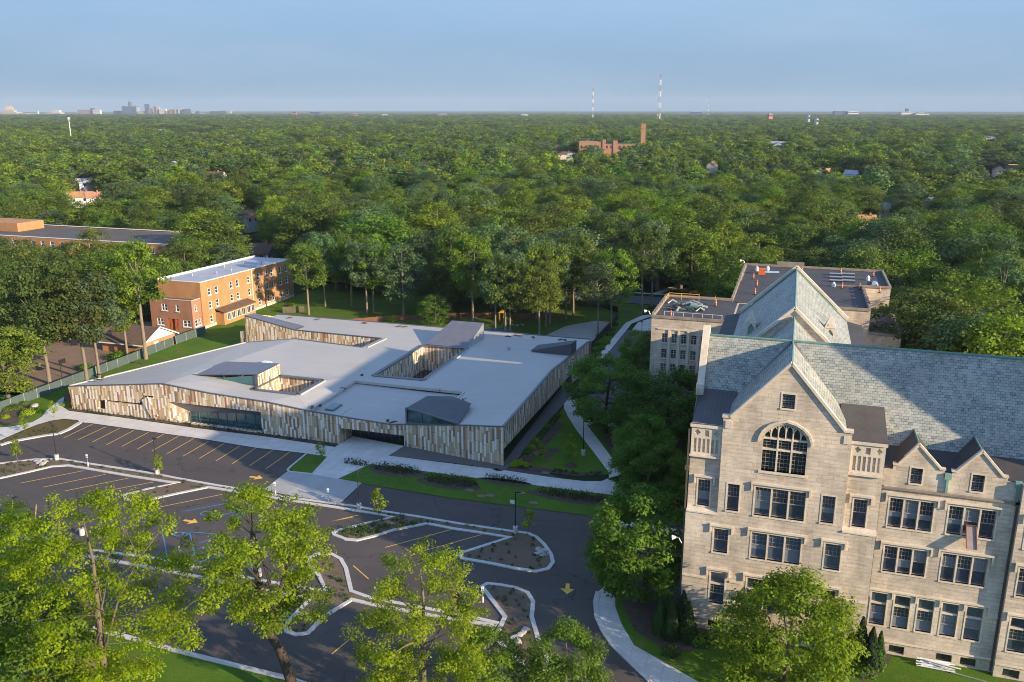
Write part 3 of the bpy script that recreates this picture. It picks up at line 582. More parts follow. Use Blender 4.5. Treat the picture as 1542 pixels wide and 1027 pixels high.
b.box(-8.6, 10.3, YG - .14, YG + .02, 1.42, 1.62); b.box(10.3, 22.6, YW - .14, YW + .02, 1.48, 1.66); b.box(22.6, 32, 86.16, 86.32, 1.48, 1.66)
b.build('string_course', M['trim'], ac)
b = MB()   # kneelers and gable coping
for a, c in (((-4.55, 24.72), (XG, 30.95)), ((6.45, 24.45), (XG, 30.95))):
    b.bar((a[0], YG + .12, a[1] + .15), (c[0], YG + .12, c[1] + .08), .62, .26, (0, 1, 0) if 0 else (0, 0, 1))
b.box(-5.36, -4.3, YG - .14, YG + .5, 24.75, 25.0); b.box(6.25, 7.2, YG - .14, YG + .5, 24.5, 24.75)
b.box(-5.0, -4.35, YG - .1, YG + .02, 23.6, 24.4); b.box(6.35, 6.95, YG - .1, YG + .02, 23.3, 24.1)
b.build('coping', M['trim'], ac)
for px, y in ((-8.62, YG + .25), (10.36, YW - .1), (22.45, YW - .12)): b = MB(); b.bar((px, y, .3), (px, y, 23 if px < 0 else 18.6), .16, .16, (0, 1, 0)); b.box(px - .22, px + .22, y - .16, y + .16, 18.4, 18.9); b.build('downpipe', M['brownroof'], ac)
# right wing
ww = [(11.35, 15.36, 14.5, 17.62, 3), (16.74, 20.86, 14.58, 17.55, 3), (11.4, 15.33, 9.5, 12.34, 3), (16.75, 20.79, 9.38, 12.4, 3)] + [(10.72 + 2.22 * i, 10.72 + 2.22 * i + 1.46, 3.3, 6.97, 1) for i in range(5)]
bw = [rect(a, a + 1.46, .25, 1.18) for a in (12.95, 17.43, 19.67)]
gwn = [(12.9, 13.95, 19.45, 21.04), (18.34, 19.4, 19.38, 21.08)]
out = [(10.2, 0), (22.6, 0), (22.6, 20.75), (21.35, 20.8), (21.35, 21.15), (20.95, 21.15), (18.88, 23.4), (16.95, 21.15), (16.55, 21.15), (16.55, 20.3), (15.86, 20.3), (15.86, 21.2), (15.5, 21.2), (13.36, 23.4), (11.7, 21.2), (11.25, 21.2), (11.25, 20.7), (10.2, 20.7)]
b = MB(); b.wall(out, planeY(YW), (0, -1, 0), [rect(*w[:4]) for w in ww] + bw + [rect(*w) for w in gwn], .36); b.build('wing_wall', M['stone'], ac)
for i, w in enumerate(ww): window(ac, YW, *w[:4], lights=w[4], hood=(True if i < 4 else False), transom=(5.72 if i >= 4 else None))
for w in gwn: window(ac, YW, *w, lights=1, hood=False, grid='all')
for h_ in bw: q = MB(); q.box(h_[0][0], h_[1][0], YW + .28, YW + .3, h_[0][1], h_[2][1]); q.build('basement_window', M['dglass'], ac)
h = MB(); h.box(10.4, 21.6, YW - .2, YW + .02, 7.25, 7.42)
for i in range(6): x = 10.45 + 2.22 * i if i < 5 else 21.5; h.box(x - .07 + (.0 if i else 0), x + .07, YW - .17, YW + .02, 6.45, 7.25)
h.box(21.5, 22.6, YW - .15, YW + .02, 6.2, 6.36)
h.build('hood_mould', M['trim'], ac)
h = MB(); h.box(10.2, 22.6, YW - .28, YW + .02, 18.62, 18.82); h.build('cornice', M['dstone'], ac)
b = MB()
for ax, az_, lx, lz, rx, rz in ((13.36, 23.5, 11.7, 21.3, 15.5, 21.3), (18.88, 23.5, 16.95, 21.25, 20.95, 21.25)):
    b.bar((lx, YW + .1, lz), (ax, YW + .1, az_ + .05), .46, .2, (0, 0, 1)); b.bar((rx, YW + .1, rz), (ax, YW + .1, az_ + .05), .46, .2, (0, 0, 1))
    b.box(lx - .5, lx + .1, YW - .12, YW + .35, lz - .12, lz + .06); b.box(rx - .1, rx + .45, YW - .12, YW + .35, rz - .12, rz + .06)
b.build('coping', M['trim'], ac)
for a in (16.2, 22.3): b = MB(); b.box(a - .3, a + .3, YW - .22, YW + .1, 20.3, 20.9); b.bar((a, YW - .12, 20.3), (a, YW - .12, 18.9), .22, .2, (0, 1, 0)); b.build('copper_rainhead', M['copper'], ac)
# next bay and an invented, unseen tower added to cast shade on the slates
ow2 = [(x, x + 3.8, z0, z1) for x in (34.2, 48.5, 54.0) for z0, z1 in ((3.2, 6.92), (9.3, 12.3), (14.4, 17.4))]
ow = [(23.4, 25.0, 3.2, 6.92), (23.4, 25.0, 9.3, 12.3), (23.4, 25.0, 14.4, 17.4), (26.8, 30.6, 3.2, 6.92), (26.8, 30.6, 9.3, 12.3), (26.8, 30.6, 14.4, 17.4)]
b = MB(); b.wall([(22.6, 0), (60, 0), (60, 20.8), (22.6, 20.8)], planeY(86.3), (0, -1, 0), [rect(*w) for w in ow + ow2] + [rect(23.4, 24.9, .22, 1.15)], .36); b.box(22.6, 22.65, 86.31, YW, 0, 20.8)
b.build('wing_wall', M['stone'], ac)
for w in ow2: window(ac, 86.3, *w, lights=3, hood=True, transom=5.7 if w[2] < 4 else None)
for i, w in enumerate(ow): window(ac, 86.3, *w, lights=1 if i < 3 else 3, hood=True, transom=5.7 if i in (0, 3) else None)
q = MB(); q.box(23.4, 24.9, 86.58, 86.6, .22, 1.15); q.build('basement_window', M['dglass'], ac)
b = MB(); b.wall([(83.6, 0), (99, 0), (99, 31.5), (91, 36.6), (87.4, 40.8), (85.9, 43.2), (83.6, 43.8)], planeX(42.0), (-1, 0, 0)); b.wall([(83.6, 0), (99, 0), (99, 31.5), (91, 36.6), (87.4, 40.8), (85.9, 43.2), (83.6, 43.8)], planeX(45.0), (1, 0, 0)); b.wall([(42, 0), (45, 0), (45, 43.8), (42, 43.8)], planeY(83.6), (0, -1, 0))
tp = [(83.6, 43.8), (85.9, 43.2), (87.4, 40.8), (91, 36.6), (99, 31.5), (99, 0)]
for p, q in zip(tp, tp[1:]): b.face([(42, *p), (45, *p), (45, *q), (42, *q)])
b.build('tower', M['stone'], ac)  # made-up shadow caster out of view, profile shaped for the slate shade
# rear and end walls
b = MB(); b.wall([(86.1, 0), (104.9, 0), (104.9, 21), (95.5, 31.2), (92.2, 26.4), (86.1, 23.4)], planeX(-8.45), (-1, 0, 0)); b.wall([(-8.45, 0), (60, 0), (60, 21), (-8.45, 21)], planeY(104.9), (0, 1, 0)); b.wall([(86.3, 0), (104.9, 0), (104.9, 21), (95.5, 30.6), (90.2, 21.3), (86.3, 20.8)], planeX(60), (1, 0, 0)); b.wall([(86.3, 20), (92.2, 20), (92.2, 25.2), (86.3, 23.3)], planeX(10.36), (1, 0, 0)); b.build('end_wall', M['stone'], ac)
b = MB(); b.bar((-8.3, 92.0, 26.0), (-8.3, 95.6, 31.7), .75, .35, (0, 0, 1)); b.bar((-8.3, 95.6, 31.7), (-8.3, 104.9, 21.2), .75, .35, (0, 0, 1)); b.box(-8.7, -7.9, 91.2, 92.2, 25.0, 26.2); b.build('coping', M['trim'], ac)
# roofs
zr, yr, SL = 30.7, 95.5, 1.77
b = MB()
def slope(x0, x1, yb, dz=0): zb = zr - SL * (yr - yb); b.face([(x0, yb, zb), (x1, yb, zb), (x1, yr, zr), (x0, yr, zr)])
slope(-8.1, XG, 92.4); slope(XG, 60, 90.2); b.face([(60, yr, zr), (60, 105.2, 20.8), (-8.1, 105.2, 20.8), (-8.1, yr, zr)])
# gable roof and its continuation behind the main ridge
for s, xe, ze in ((-1, -4.75, 24.75), (1, 6.6, 24.5)):
    pts = [(XG, YG + .3, 30.66), (xe, YG + .3, ze), (xe, 108, ze), (XG, 108, 30.66)]; b.face(pts if s < 0 else pts[::-1])
b.build('slate_roof', M['slate'], ac)
b = MB(); b.tube([(XG, YG + .3, 30.72), (XG, 107.3, 30.72)], .14, 6); b.tube([(-8.0, yr, 30.76), (60, yr, 30.76)], .14, 6)
b.build('ridge_cap', M['rail'], ac)
b = MB()
for s, xe, ze in ((-1, -4.55, 24.95), (1, 6.1, 25.0)):   # valley flashing against the main slope
    t = (30.66 - (zr - SL * (yr - 92.4))) / 1
    b.bar((XG + s * .15, 95.35, 30.6), (XG + (xe - XG) * .88, 92.45 if s < 0 else 91.8, 25.5 if s < 0 else 25.2), .3, .06, (0, 0, 1))
b.build('valley_flashing', M['edge'], ac)
b = MB(); b.face([(-8.4, 86.0, 23.55), (-4.4, 86.0, 23.55), (-4.4, 92.5, 25.42), (-8.4, 92.5, 25.42)]); b.box(-8.55, -5.2, 85.8, 86.02, 23.4, 23.66); b.build('bay_roof', M['darkseam'], ac)
b = MB(); b.face([(6.2, 86.0, 23.6), (10.42, 86.0, 23.6), (10.42, 92.3, 25.3), (6.2, 92.3, 25.3)]); b.box(7.1, 10.5, 85.8, 86.02, 23.45, 23.7); b.box(10.36, 10.5, 86.0, 92.3, 23.2, 23.5); b.build('bay_roof', M['brownroof'], ac)
b = MB(); b.face([(10.4, 87.05, 20.75), (60, 87.05, 20.75), (60, 90.6, 21.9), (10.4, 90.6, 21.9)])
for ax in (13.36, 18.88):
    for s in (-1, 1):
        p = [(ax, 87.1, 23.42), (ax + s * 2.1, 87.1, 21.1), (ax + s * 2.1, 90.2, 21.1), (ax, 91.4, 23.42)]; b.face(p if s < 0 else p[::-1])
b.build('gutter_roof', M['tarroof'], ac)
for x in (13.36, 18.88): b = MB(); b.tube([(x, 87.3, 23.46), (x, 91.4, 23.46)], .09, 6); b.build('ridge_cap', M['rail'], ac)
# chapel roof behind
ZC, Y0, Y1, HW, ZE = 31.7, 107.6, 136.0, 7.8, 24.2
b = MB(); b.face([(XG, Y0, ZC), (XG - HW, Y0, ZE), (XG - HW, Y1, ZE), (XG, Y1, ZC)]); b.face([(XG, Y0, ZC), (XG, Y1, ZC), (XG + HW, Y1, ZE), (XG + HW, Y0, ZE)]); b.build('slate_roof', M['slate'], ac)
b = MB(); b.tube([(XG, Y0, ZC + .08), (XG, Y1 - .4, ZC + .08)], .15, 6); b.bar((XG, Y1 - .75, ZC + .1), (XG - HW, Y1 - .75, ZE + .1), .35, .1, (0, 0, 1)); b.bar((XG, Y1 - .75, ZC + .1), (XG + HW, Y1 - .75, ZE + .1), .35, .1, (0, 0, 1)); b.build('ridge_cap', M['rail'], ac)
for yy, e in ((Y0 - .1, .15), (Y1, .45)):
    b = MB()
    for s in (-1, 1): b.bar((XG, yy, ZC + e), (XG + s * (HW + .1), yy, ZE + e), .7, .35, (0, 0, 1))
    b.build('coping', M['trim'], ac)
b = MB(); b.wall([(XG - HW, 0), (XG + HW, 0), (XG + HW, ZE), (XG, ZC + .2), (XG - HW, ZE)], planeY(Y0 - .2), (0, -1, 0)); b.wall([(XG - HW, 0), (XG + HW, 0), (XG + HW, ZE), (XG, ZC + .2), (XG - HW, ZE)], planeY(Y1 + .2), (0, 1, 0))
for x in (XG - HW, XG + HW): b.wall([(Y0, 0), (Y1, 0), (Y1, ZE), (Y0, ZE)], planeX(x), (1 if x > 0 else -1, 0, 0))
b.build('chapel_wall', M['stone'], ac)
b = MB(); b.face([(XG - HW, Y0, ZE), (XG - HW - 2.2, Y0, ZE - .5), (XG - HW - 2.2, Y1 + .5, ZE - .5), (XG - HW, Y1 + .5, ZE)]); b.build('aisle_roof', M['tarroof'], ac); b = MB(); b.face([(XG + HW, Y0, ZE), (XG + HW, Y1, ZE), (XG + HW + 2.2, Y1, ZE - .5), (XG + HW + 2.2, Y0, ZE - .5)])
b.build('aisle_roof', M['tarroof'], ac); b = MB(); b.box(XG - HW - 2.2, XG - HW, Y0, Y1 + .5, 0, ZE - .6); b.build('aisle_wall', M['stone'], ac); b = MB(); b.box(XG + HW, XG + HW + 2.2, Y0, Y1, 0, ZE - .6); b.build('aisle_wall', M['stone'], ac)
for x in (-4.3, 5.5):
    d = MB(); y = 114.6; z = 26.1
    d.wall([(x - .62, z - .6), (x + .62, z - .6), (x + .62, z + 1.9), (x, z + 2.5), (x - .62, z + 1.9)], planeY(y), (0, -1, 0), [[(x - .38, z), (x + .38, z), (x + .38, z + 1.2), (x, z + 1.75), (x - .38, z + 1.2)]], .2)
    d.box(x - .62, x + .62, y + .02, y + 2.2, z - .6, z + 1.9, skip='f')
    ap = (x, y + .6, z + 3.6); q4 = [(x - .72, y - .08, z + 1.9), (x + .72, y - .08, z + 1.9), (x + .72, y + 1.3, z + 1.9), (x - .72, y + 1.3, z + 1.9)]
    for i in range(4): d.face([q4[i], q4[(i + 1) % 4], ap])
    o = d.build('dormer', M['trim'], ac); l = MB(); l.box(x - .38, x + .38, y + .16, y + .18, z, z + 1.7)
    for k in range(5): l.box(x - .38, x + .38, y + .08, y + .16, z + .15 + .3 * k, z + .23 + .3 * k)
    l.build('louvre', M['copper'], o)
# flat-roofed rear wing
rw = thing('rear_wing', 'flat roofed stone rear wing with parapets and small barred windows', 'building', (-15, 150, 0))
cols = [(-20.4, -19.45), (-18.75, -17.8), (-17.1, -16.15), (-15.4, -14.4), (-13.7, -12.75), (-12, -11.05)]
rows = [(15.72, 17.3), (12.9, 14.5), (10.5, 11.85), (7.2, 8.8), (3.6, 5.2)]
b = MB(); b.wall([(-22.3, 0), (-8.6, 0), (-8.6, 20.3), (-22.3, 20.3)], planeY(147), (0, -1, 0), [rect(a, c, z0, z1) for a, c in cols for z0, z1 in rows], .4)
b.box(-22.3, -8.6, 147.4, 165.2, 0, 19.9, skip='fb'); b.box(-9.5, 8, 136.5, 164, 0, 19.8, skip='b'); b.box(-10, 14.4, 164, 187, 0, 19.9, skip='b'); b.box(14.4, 19.9, 163.6, 187, 0, 15.7, skip='b'); b.box(-9.8, 19.7, 187, 206.5, 0, 19.9, skip='b'); b.box(8, 14.4, 150, 164, 0, 13.4, skip='b')
b.build('wall', M['stone'], rw)
b = MB()
for (x0, x1, y0, y1, z) in ((-22.0, -8.9, 147.3, 164.9, 19.92), (-9.2, 7.7, 136.8, 163.9, 19.82), (-9.7, 14.1, 164.3, 187, 19.92), (14.4, 19.6, 163.9, 187, 15.72), (-9.5, 19.4, 187.01, 206.2, 19.93), (8, 14.2, 150.3, 164, 13.42)): b.box(x0, x1, y0, y1, z, z + .03)
b.build('roof', M['tarroof'], rw)
b = MB()
def para(x0, y0, x1, y1, z, h=.45, w=.42): b.box(min(x0, x1) - (w / 2 if x0 == x1 else 0), max(x0, x1) + (w / 2 if x0 == x1 else 0), min(y0, y1) - (w / 2 if y0 == y1 else 0), max(y0, y1) + (w / 2 if y0 == y1 else 0), z, z + h)
para(-22.3, 147.05, -8.6, 147.05, 20.0); para(-22.15, 147.3, -22.15, 165, 20.0); para(-22.3, 165.2, -10.2, 165.2, 20.0); para(-10, 165.5, -10, 206.4, 20.0); para(-9.8, 206.5, 19.7, 206.5, 20.0); para(19.6, 187, 19.6, 206.3, 20.0); para(8, 164, 14.4, 164, 20.0); para(14.25, 164.3, 14.25, 187, 20.0); para(14.6, 187, 19.4, 187, 20.0); para(8.5, 186.9, 14, 186.9, 20.0, .2); para(14.5, 163.7, 19.9, 163.7, 15.8, .35); para(19.75, 164, 19.75, 187, 15.8, .6)
for k in range(9): b.box(-22.4, -21.95, 147.6 + 2 * k, 148.6 + 2 * k, 20.45, 20.75); b.box(-10.2, -9.8, 166 + 4.2 * k, 168 + 4.2 * k, 20.45, 20.7)
for k in range(6): b.box(14.05, 14.5, 165 + 3.6 * k, 167 + 3.6 * k, 20.45, 20.75); b.box(19.5, 20.0, 164.5 + 3.6 * k, 166.8 + 3.6 * k, 16.4, 16.7)
b.box(-3, 3, 206.3, 206.9, 20.4, 21.2)
b.build('parapet', M['dstone'], rw)
b = MB(); b.box(-21.2, -8.8, 146.85, 147.02, 18.0, 18.2); b.build('string_course', M['trim'], rw)
for a, c in cols:
    for z0, z1 in rows:
        f = MB(); f.box(a, c, 147.25, 147.33, (z0 + z1) / 2 - .04, (z0 + z1) / 2 + .04); f.box((a + c) / 2 - .03, (a + c) / 2 + .03, 147.26, 147.32, z0, z1); f.box(a, a + .07, 147.25, 147.33, z0, z1); f.box(c - .07, c, 147.25, 147.33, z0, z1)
        for t in (.25, .75): f.box(a + .07, c - .07, 147.27, 147.31, z0 + (z1 - z0) * t - .018, z0 + (z1 - z0) * t + .018)
        f.box(a - .12, c + .12, 146.85, 147.1, z0 - .18, z0)
        o = f.build('window', M['trim'], rw); q = MB(); q.box(a, c, 147.34, 147.36, z0, z1); q.build('pane', M['glass'], o)
b = MB()
for a, c in cols: b.box(c + .14, c + .5, 146.82, 147.02, 2.5, 18.0)
b.build('pilaster', M['trim'], rw)
# ------------------------------------------------------------------ the new low school
sc_ = thing('school_building', 'low modern school clad in staggered tan and white vertical panels with folded grey roof', 'building', (-85, 150, 0))
FP = [(-128.0, 4.55), (-106.2, 7.15), (-96.3, 6.4), (-84.7, 6.0), (-76.9, 5.32), (-70.55, 5.0)]
b = MB(); rec = [(-105.3, .33), (-85.85, .35), (-85.85, 4.08), (-105.4, 3.9)]
niche = [(-121.4, .77), (-119.85, .83), (-119.65, 2.7), (-121.25, 2.4)]; slot = [(-119.4, 2.42), (-111.3, 2.55), (-110.85, 4.15), (-108.6, 4.3), (-108.4, 4.62), (-110.95, 4.48), (-111.75, 2.9), (-119.4, 2.72)]
b.wall([(-127.3, 0), (-70.55, 0)] + FP[::-1][:-1] + [(-128.0, 4.55)], planeY(121.7), (0, -1, 0), [rec, niche, slot], .5)
b.build('front_wall', M['clad'], sc_)
q = MB(); q.box(-121.5, -108.3, 122.2, 122.25, .7, 4.7); q.build('recess_shade_panel', M['darkin'], sc_)  # near-black sheet: shade inside niche and slot put into its colour
f = MB(); f.bar((-108.4, 121.55, .6), (-110.3, 121.55, 4.1), 1.5, .25, (0, 1, 0)); f.build('slanted_fin', M['clad'], sc_)
# long recessed window: splayed soffit and a tapering glass band
b = MB()
b.face([(-105.4, 121.7, 3.9), (-85.85, 121.7, 4.08), (-85.85, 122.9, 3.25), (-101.7, 122.9, 2.0)]); b.face([(-105.4, 121.7, 3.9), (-101.7, 122.9, 2.0), (-101.7, 122.9, .1), (-105.3, 121.7, .33)], 1); b.face([(-105.3, 121.7, .33), (-101.7, 122.9, .1), (-85.85, 122.9, .1), (-85.85, 121.7, .35)]); b.face([(-85.85, 121.7, .35), (-85.85, 122.9, .1), (-85.85, 122.9, 3.25), (-85.85, 121.7, 4.08)])
b.build('window_recess', [M['seam'], M['clad']], sc_)
q = MB(); q.face([(-101.7, 122.86, .1), (-85.85, 122.86, .1), (-85.85, 122.86, 3.26), (-101.7, 122.86, 2.0)])
o = MB()
for i in range(9): x = -101.6 + i * 1.95; o.box(x - .04, x + .04, 122.74, 122.86, .1, 2.0 + i * .15)
o.box(-101.7, -85.9, 122.74, 122.86, .1, .25)
o = o.build('window', M['edge'], sc_); q.build('pane', M['tglass'], o)
# entry fascia, right front wall, overhanging side wall
def slanted(p0, p1):
    d = (Vector(p1) - Vector(p0)); L = d.length; d /= L; return (lambda u, z: (p0[0] + d.x * u, p0[1] + d.y * u, z)), Vector((d.y, -d.x, 0)), L
P1, N1, L1 = slanted((-70.55, 121.65), (-59.6, 124.04)); b = MB()
b.wall([(0, 2.93), (L1, 1.98), (L1, 3.92), (L1 * .78, 3.86), (L1 * .4, 4.4), (0, 5.0)], P1, N1)
b.face([P1(0, 2.93), P1(L1, 1.98), (-59.6, 126, 2.0), (-70.5, 126, 2.95)]); b.build('entry_fascia', M['clad'], sc_)
P2, N2, L2 = slanted((-59.6, 124.04), (-40.9, 121.25)); b = MB()
b.wall([(0, 0), (L2, 0), (L2, 6.7), (L2 * .62, 5.75), (L2 * .31, 4.8), (0, 3.92)], P2, N2); b.build('front_wall', M['clad'], sc_); b = MB(); b.face([(-59.6, 124.04, 0), (-59.6, 124.04, 3.9), (-59.6, 126.5, 3.9), (-59.6, 126.5, 0)]); b.build('entry_wall', M['clad'], sc_); b = MB(); b.face([(-70.55, 121.7, 0), (-70.55, 126.5, 0), (-70.55, 126.5, 5), (-70.55, 121.7, 5)])
b.build('entry_wall', M['clad'], sc_)
q = MB(); q.box(-70.5, -59.62, 126.0, 126.05, 0, 3.2); o = MB()
for i in range(8): x = -70.3 + i * 1.5; o.box(x - .04, x + .04, 125.85, 126.0, 0, 3.2)
o.box(-70.5, -59.62, 125.86, 126, 2.3, 2.38); o = o.build('entry_door', M['edge'], sc_); q.build('pane', M['dglass'], o)
SIDE_T = [(121.25, 6.7), (150, 7.75), (164.3, 6.65), (180.4, 5.55)]
b = MB(); b.wall([(121.25, 3.0), (130, 2.95), (150, 2.85), (165, 2.8), (165, .2), (180.4, .2), (180.4, 5.55), (164.3, 6.65), (150, 7.75), (121.25, 6.7)], planeX(-40.9), (1, 0, 0)); b.build('side_wall', M['clad'], sc_)
b = MB(); b.face([(-40.9, 121.3, 3.0), (-40.9, 165, 2.8), (-43.6, 165, 2.8), (-43.6, 121.6, 3.0)]); b.face([(-43.6, 121.6, 0), (-43.6, 165, 0), (-43.6, 165, 3), (-43.6, 121.6, 3)]); b.face([(-43.6, 165, 0), (-40.9, 165, 0), (-40.9, 165, 2.8), (-43.6, 165, 2.8)]); b.build('base_wall', M['edge'], sc_)
# skew left wall, back walls, notch court
b = MB(); PL, NL, LL = slanted((-113.6, 157.5), (-127.7, 121.7)); b.wall([(0, 0), (LL, 0), (LL, 4.55), (0, 5.1)], PL, NL)
for p0, p1, z0, z1 in (((-113.6, 157.5), (-103.5, 161.6), 5.1, 5.75), ((-103.5, 161.6), (-86.4, 160.6), 5.75, 5.5), ((-86.4, 160.6), (-85.7, 168.7), 5.5, 5.5)):
    PP, NN, L_ = slanted(p0, p1); b.wall([(0, 0), (L_, 0), (L_, z1), (0, z0)], PP, -NN)
b.build('left_wall', M['clad'], sc_)
b = MB(); b.wall([(-121.3, 0), (-85.7, 0), (-85.7, 5.55), (-108.2, 5.75), (-121.2, 8.2)], planeY(168.6), (0, -1, 0)); b.wall([(-123.2, 0), (-121.3, 0), (-121.3, 4.6), (-123, 4.2)], planeY(168.9), (0, -1, 0)); b.wall([(168.6, 0), (180.5, 0), (180.5, 5.4), (172.2, 7.8), (168.6, 8.2)], planeX(-121.3), (-1, 0, 0)); b.build('wing_wall', M['clad'], sc_)
b = MB(); b.wall([(-121.3, 0), (-40.9, 0), (-40.9, 5.5), (-75, 5.45), (-121.3, 5.4)], planeY(182.4), (0, 1, 0)); b.build('back_wall', M['clad'], sc_)
# roof: folded membrane with openings for the courts
HOLES = [[(-74.6, 142.6), (-64.1, 142.6), (-64.1, 166.0), (-74.6, 166.0)], [(-90.7, 126.6), (-81.3, 126.6), (-81.3, 135.4), (-90.7, 135.4)], [(-76.2, 121.7), (-70.55, 121.65), (-59.6, 124.04), (-54.2, 123.25), (-54.2, 138.2), (-76.2, 138.2)]]
RP = [(-127.9, 121.7, 4.55), (-106.2, 121.7, 7.15), (-96.3, 121.7, 6.4), (-84.7, 121.7, 6.0), (-76.9, 121.7, 5.32), (-76.2, 121.7, 5.28), (-76.2, 138.2, 5.7), (-54.2, 138.2, 5.7), (-54.2, 123.25, 4.72), (-48, 122.3, 5.72), (-40.9, 121.25, 6.7), (-40.9, 150, 7.75), (-40.9, 164.3, 6.65), (-40.9, 180.4, 5.55), (-40.9, 182.4, 5.5), (-75, 182.4, 5.45), (-121.3, 182.4, 5.4), (-121.3, 172.4, 5.6), (-108, 172.4, 5.6), (-108, 168.6, 5.7), (-85.7, 168.6, 5.55), (-86.4, 160.6, 5.5), (-103.5, 161.6, 5.75), (-113.6, 157.5, 5.1)]
vs = [Vector(p[:2]) for p in RP]; hz = [p[2] for p in RP]; ed = [(i, (i + 1) % len(RP)) for i in range(len(RP))]; ed.append((1, 22))
def hroof(x, y):      # heights of the opening corners, by the fold lines
    if x < -80: return 6.15
    return 5.55 + .25 * max(0, (x + 70) / 10)
for h_ in HOLES[:2]:
    i0 = len(vs)
    for p in h_: vs.append(Vector(p)); hz.append(hroof(*p))
    ed += [(i0 + i, i0 + (i + 1) % 4) for i in range(4)]
res = delaunay_2d_cdt(vs, ed, [], 1, 1e-5)
nv, nf, orig = res[0], res[2], res[3]
zz = [hz[o_[0]] if o_ else 5.6 for o_ in orig]
def inside(p, poly):
    r_ = False
    for i in range(len(poly)):
        a, c = poly[i], poly[i - 1]
        if (a[1] > p[1]) != (c[1] > p[1]) and p[0] < (c[0] - a[0]) * (p[1] - a[1]) / (c[1] - a[1]) + a[0]: r_ = not r_
    return r_
b = MB(); outl = [p[:2] for p in RP]
for f_ in nf:
    c = (sum(nv[i].x for i in f_) / len(f_), sum(nv[i].y for i in f_) / len(f_))
    if any(inside(c, h_) for h_ in HOLES) or not inside(c, outl): continue
    pts = [(nv[i].x, nv[i].y, zz[i]) for i in f_]
    if (Vector(pts[1]) - Vector(pts[0])).cross(Vector(pts[2]) - Vector(pts[0])).z < 0: pts = pts[::-1]
    b.face(pts)
b.build('roof', M['tpo'], sc_)
b = MB(); b.face([(-76.2, 121.7, 4.9), (-70.55, 121.68, 4.86), (-70.55, 138.2, 5.2), (-76.2, 138.2, 5.25)]); b.face([(-70.55, 121.68, 4.86), (-62, 123.5, 3.78), (-62, 138.2, 5.1), (-70.55, 138.2, 5.2)]); b.face([(-62, 123.5, 3.78), (-59.6, 124.06, 3.84), (-54.2, 123.3, 4.6), (-54.2, 138.2, 5.15), (-62, 138.2, 5.1)])
b.build('entry_roof', M['tpo'], sc_)
# metal edges and kerbs of the openings
b = MB()
def edge3(pts, w=.5, h=.16, dz=.06):
    for p, q_ in zip(pts, pts[1:]): b.bar((p[0], p[1], p[2] + dz), (q_[0], q_[1], q_[2] + dz), w, h)
edge3([(-127.9, 121.78, 4.5)] + [(x, 121.78, z) for x, z in FP[1:]], .3); edge3([(-70.55, 121.75, 5.0), (-66.2, 122.7, 4.4), (-62, 123.6, 3.86), (-59.6, 124.1, 3.92), (-53.8, 123.25, 4.8), (-48, 122.4, 5.75), (-40.95, 121.3, 6.7)], .3)
edge3([(-41.05, y, z) for y, z in SIDE_T], .42); edge3([(-40.95, 182.4, 5.5), (-75, 182.4, 5.45), (-121.3, 182.4, 5.4)], .3, .25); edge3([(-113.6, 157.5, 5.1), (-103.5, 161.6, 5.75), (-86.4, 160.6, 5.5), (-85.7, 168.6, 5.55), (-108, 168.7, 5.72), (-121.2, 168.7, 8.2)], .35)
for h_ in HOLES[:2]: edge3([(*p, hroof(*p)) for p in h_ + h_[:1]], .85, .2, .08)
b.build('roof_edge', M['edge'], sc_)
def kerb3(pts, w, h, dz=.06):
    global b
    b = MB(); edge3(pts, w, h, dz); b.build('roof_kerb', M['tpo'], sc_)
kerb3([(-127.75, 121.8, 4.6), (-113.6, 157.4, 5.1)], .35, .22); kerb3([(-76.2, 121.9, 5.28), (-76.2, 138.2, 5.7), (-54.2, 138.2, 5.7), (-54.2, 131, 5.3)], .34, .5, -.08)
kerb3([(-85.2, 160.9, 5.5), (-84.5, 168.6, 5.55)], .2, .3); kerb3([(-80.75, 126.7, 6.1), (-80.75, 135.3, 6.1)], .2, .3, .08); kerb3([(-63.5, 143, 5.7), (-63.5, 165.5, 5.75)], .2, .25, .08)
# court walls and floors
b = MB()
def court(h_, mb, z1f):
    for i in range(4):
        p, q_ = h_[i], h_[(i + 1) % 4]; mb.face([(*p, 0.02), (*p, z1f(*p)), (*q_, z1f(*q_)), (*q_, .02)])
court(HOLES[0], b, hroof); court(HOLES[1], b, hroof); b.build('court_wall', M['clad'], sc_)
b = MB(); b.box(-74.4, -64.3, 142.8, 146.5, .05, 3.4); b.box(-66.2, -64.2, 146.5, 165.8, .05, 3.2); b.box(-90.5, -81.5, 126.8, 127.6, .05, 3.5); b.flat(HOLES[0], .04); b.flat(HOLES[1], .04); b.build('court_glazing', M['dglass'], sc_)
# west roof monitor: wedge with a glazed triangle and a clad end wall
b = MB(); A_, B_, C_, D_ = (-107.2, 129.2, 6.55), (-90.7, 128.5, 6.15), (-90.7, 135.5, 6.15), (-105.6, 139.3, 6.35); T1, T2 = (-90.7, 128.5, 8.45), (-90.7, 135.7, 8.55)
b.face([A_, T1, T2, (-105.4, 139.3, 6.6)]); b.face([C_, D_, (-105.4, 139.3, 6.6), T2]); o = b.build('roof_monitor', M['seam'], sc_)
q = MB(); q.face([(-101.5, 128.95, 6.5), (-91.3, 128.52, 6.35), (-91.3, 128.52, 8.2), ]); q.build('pane', M['tglass'], o)
q = MB(); q.bar((-107.2, 129.15, 6.5), (-90.7, 128.45, 6.2), .2, .25); q.bar((-90.95, 128.42, 6.1), (-90.95, 128.42, 8.4), .5, .2, (0, 1, 0)); q.bar((-107.2, 129.1, 6.62), (-90.7, 128.4, 8.5), .25, .16)
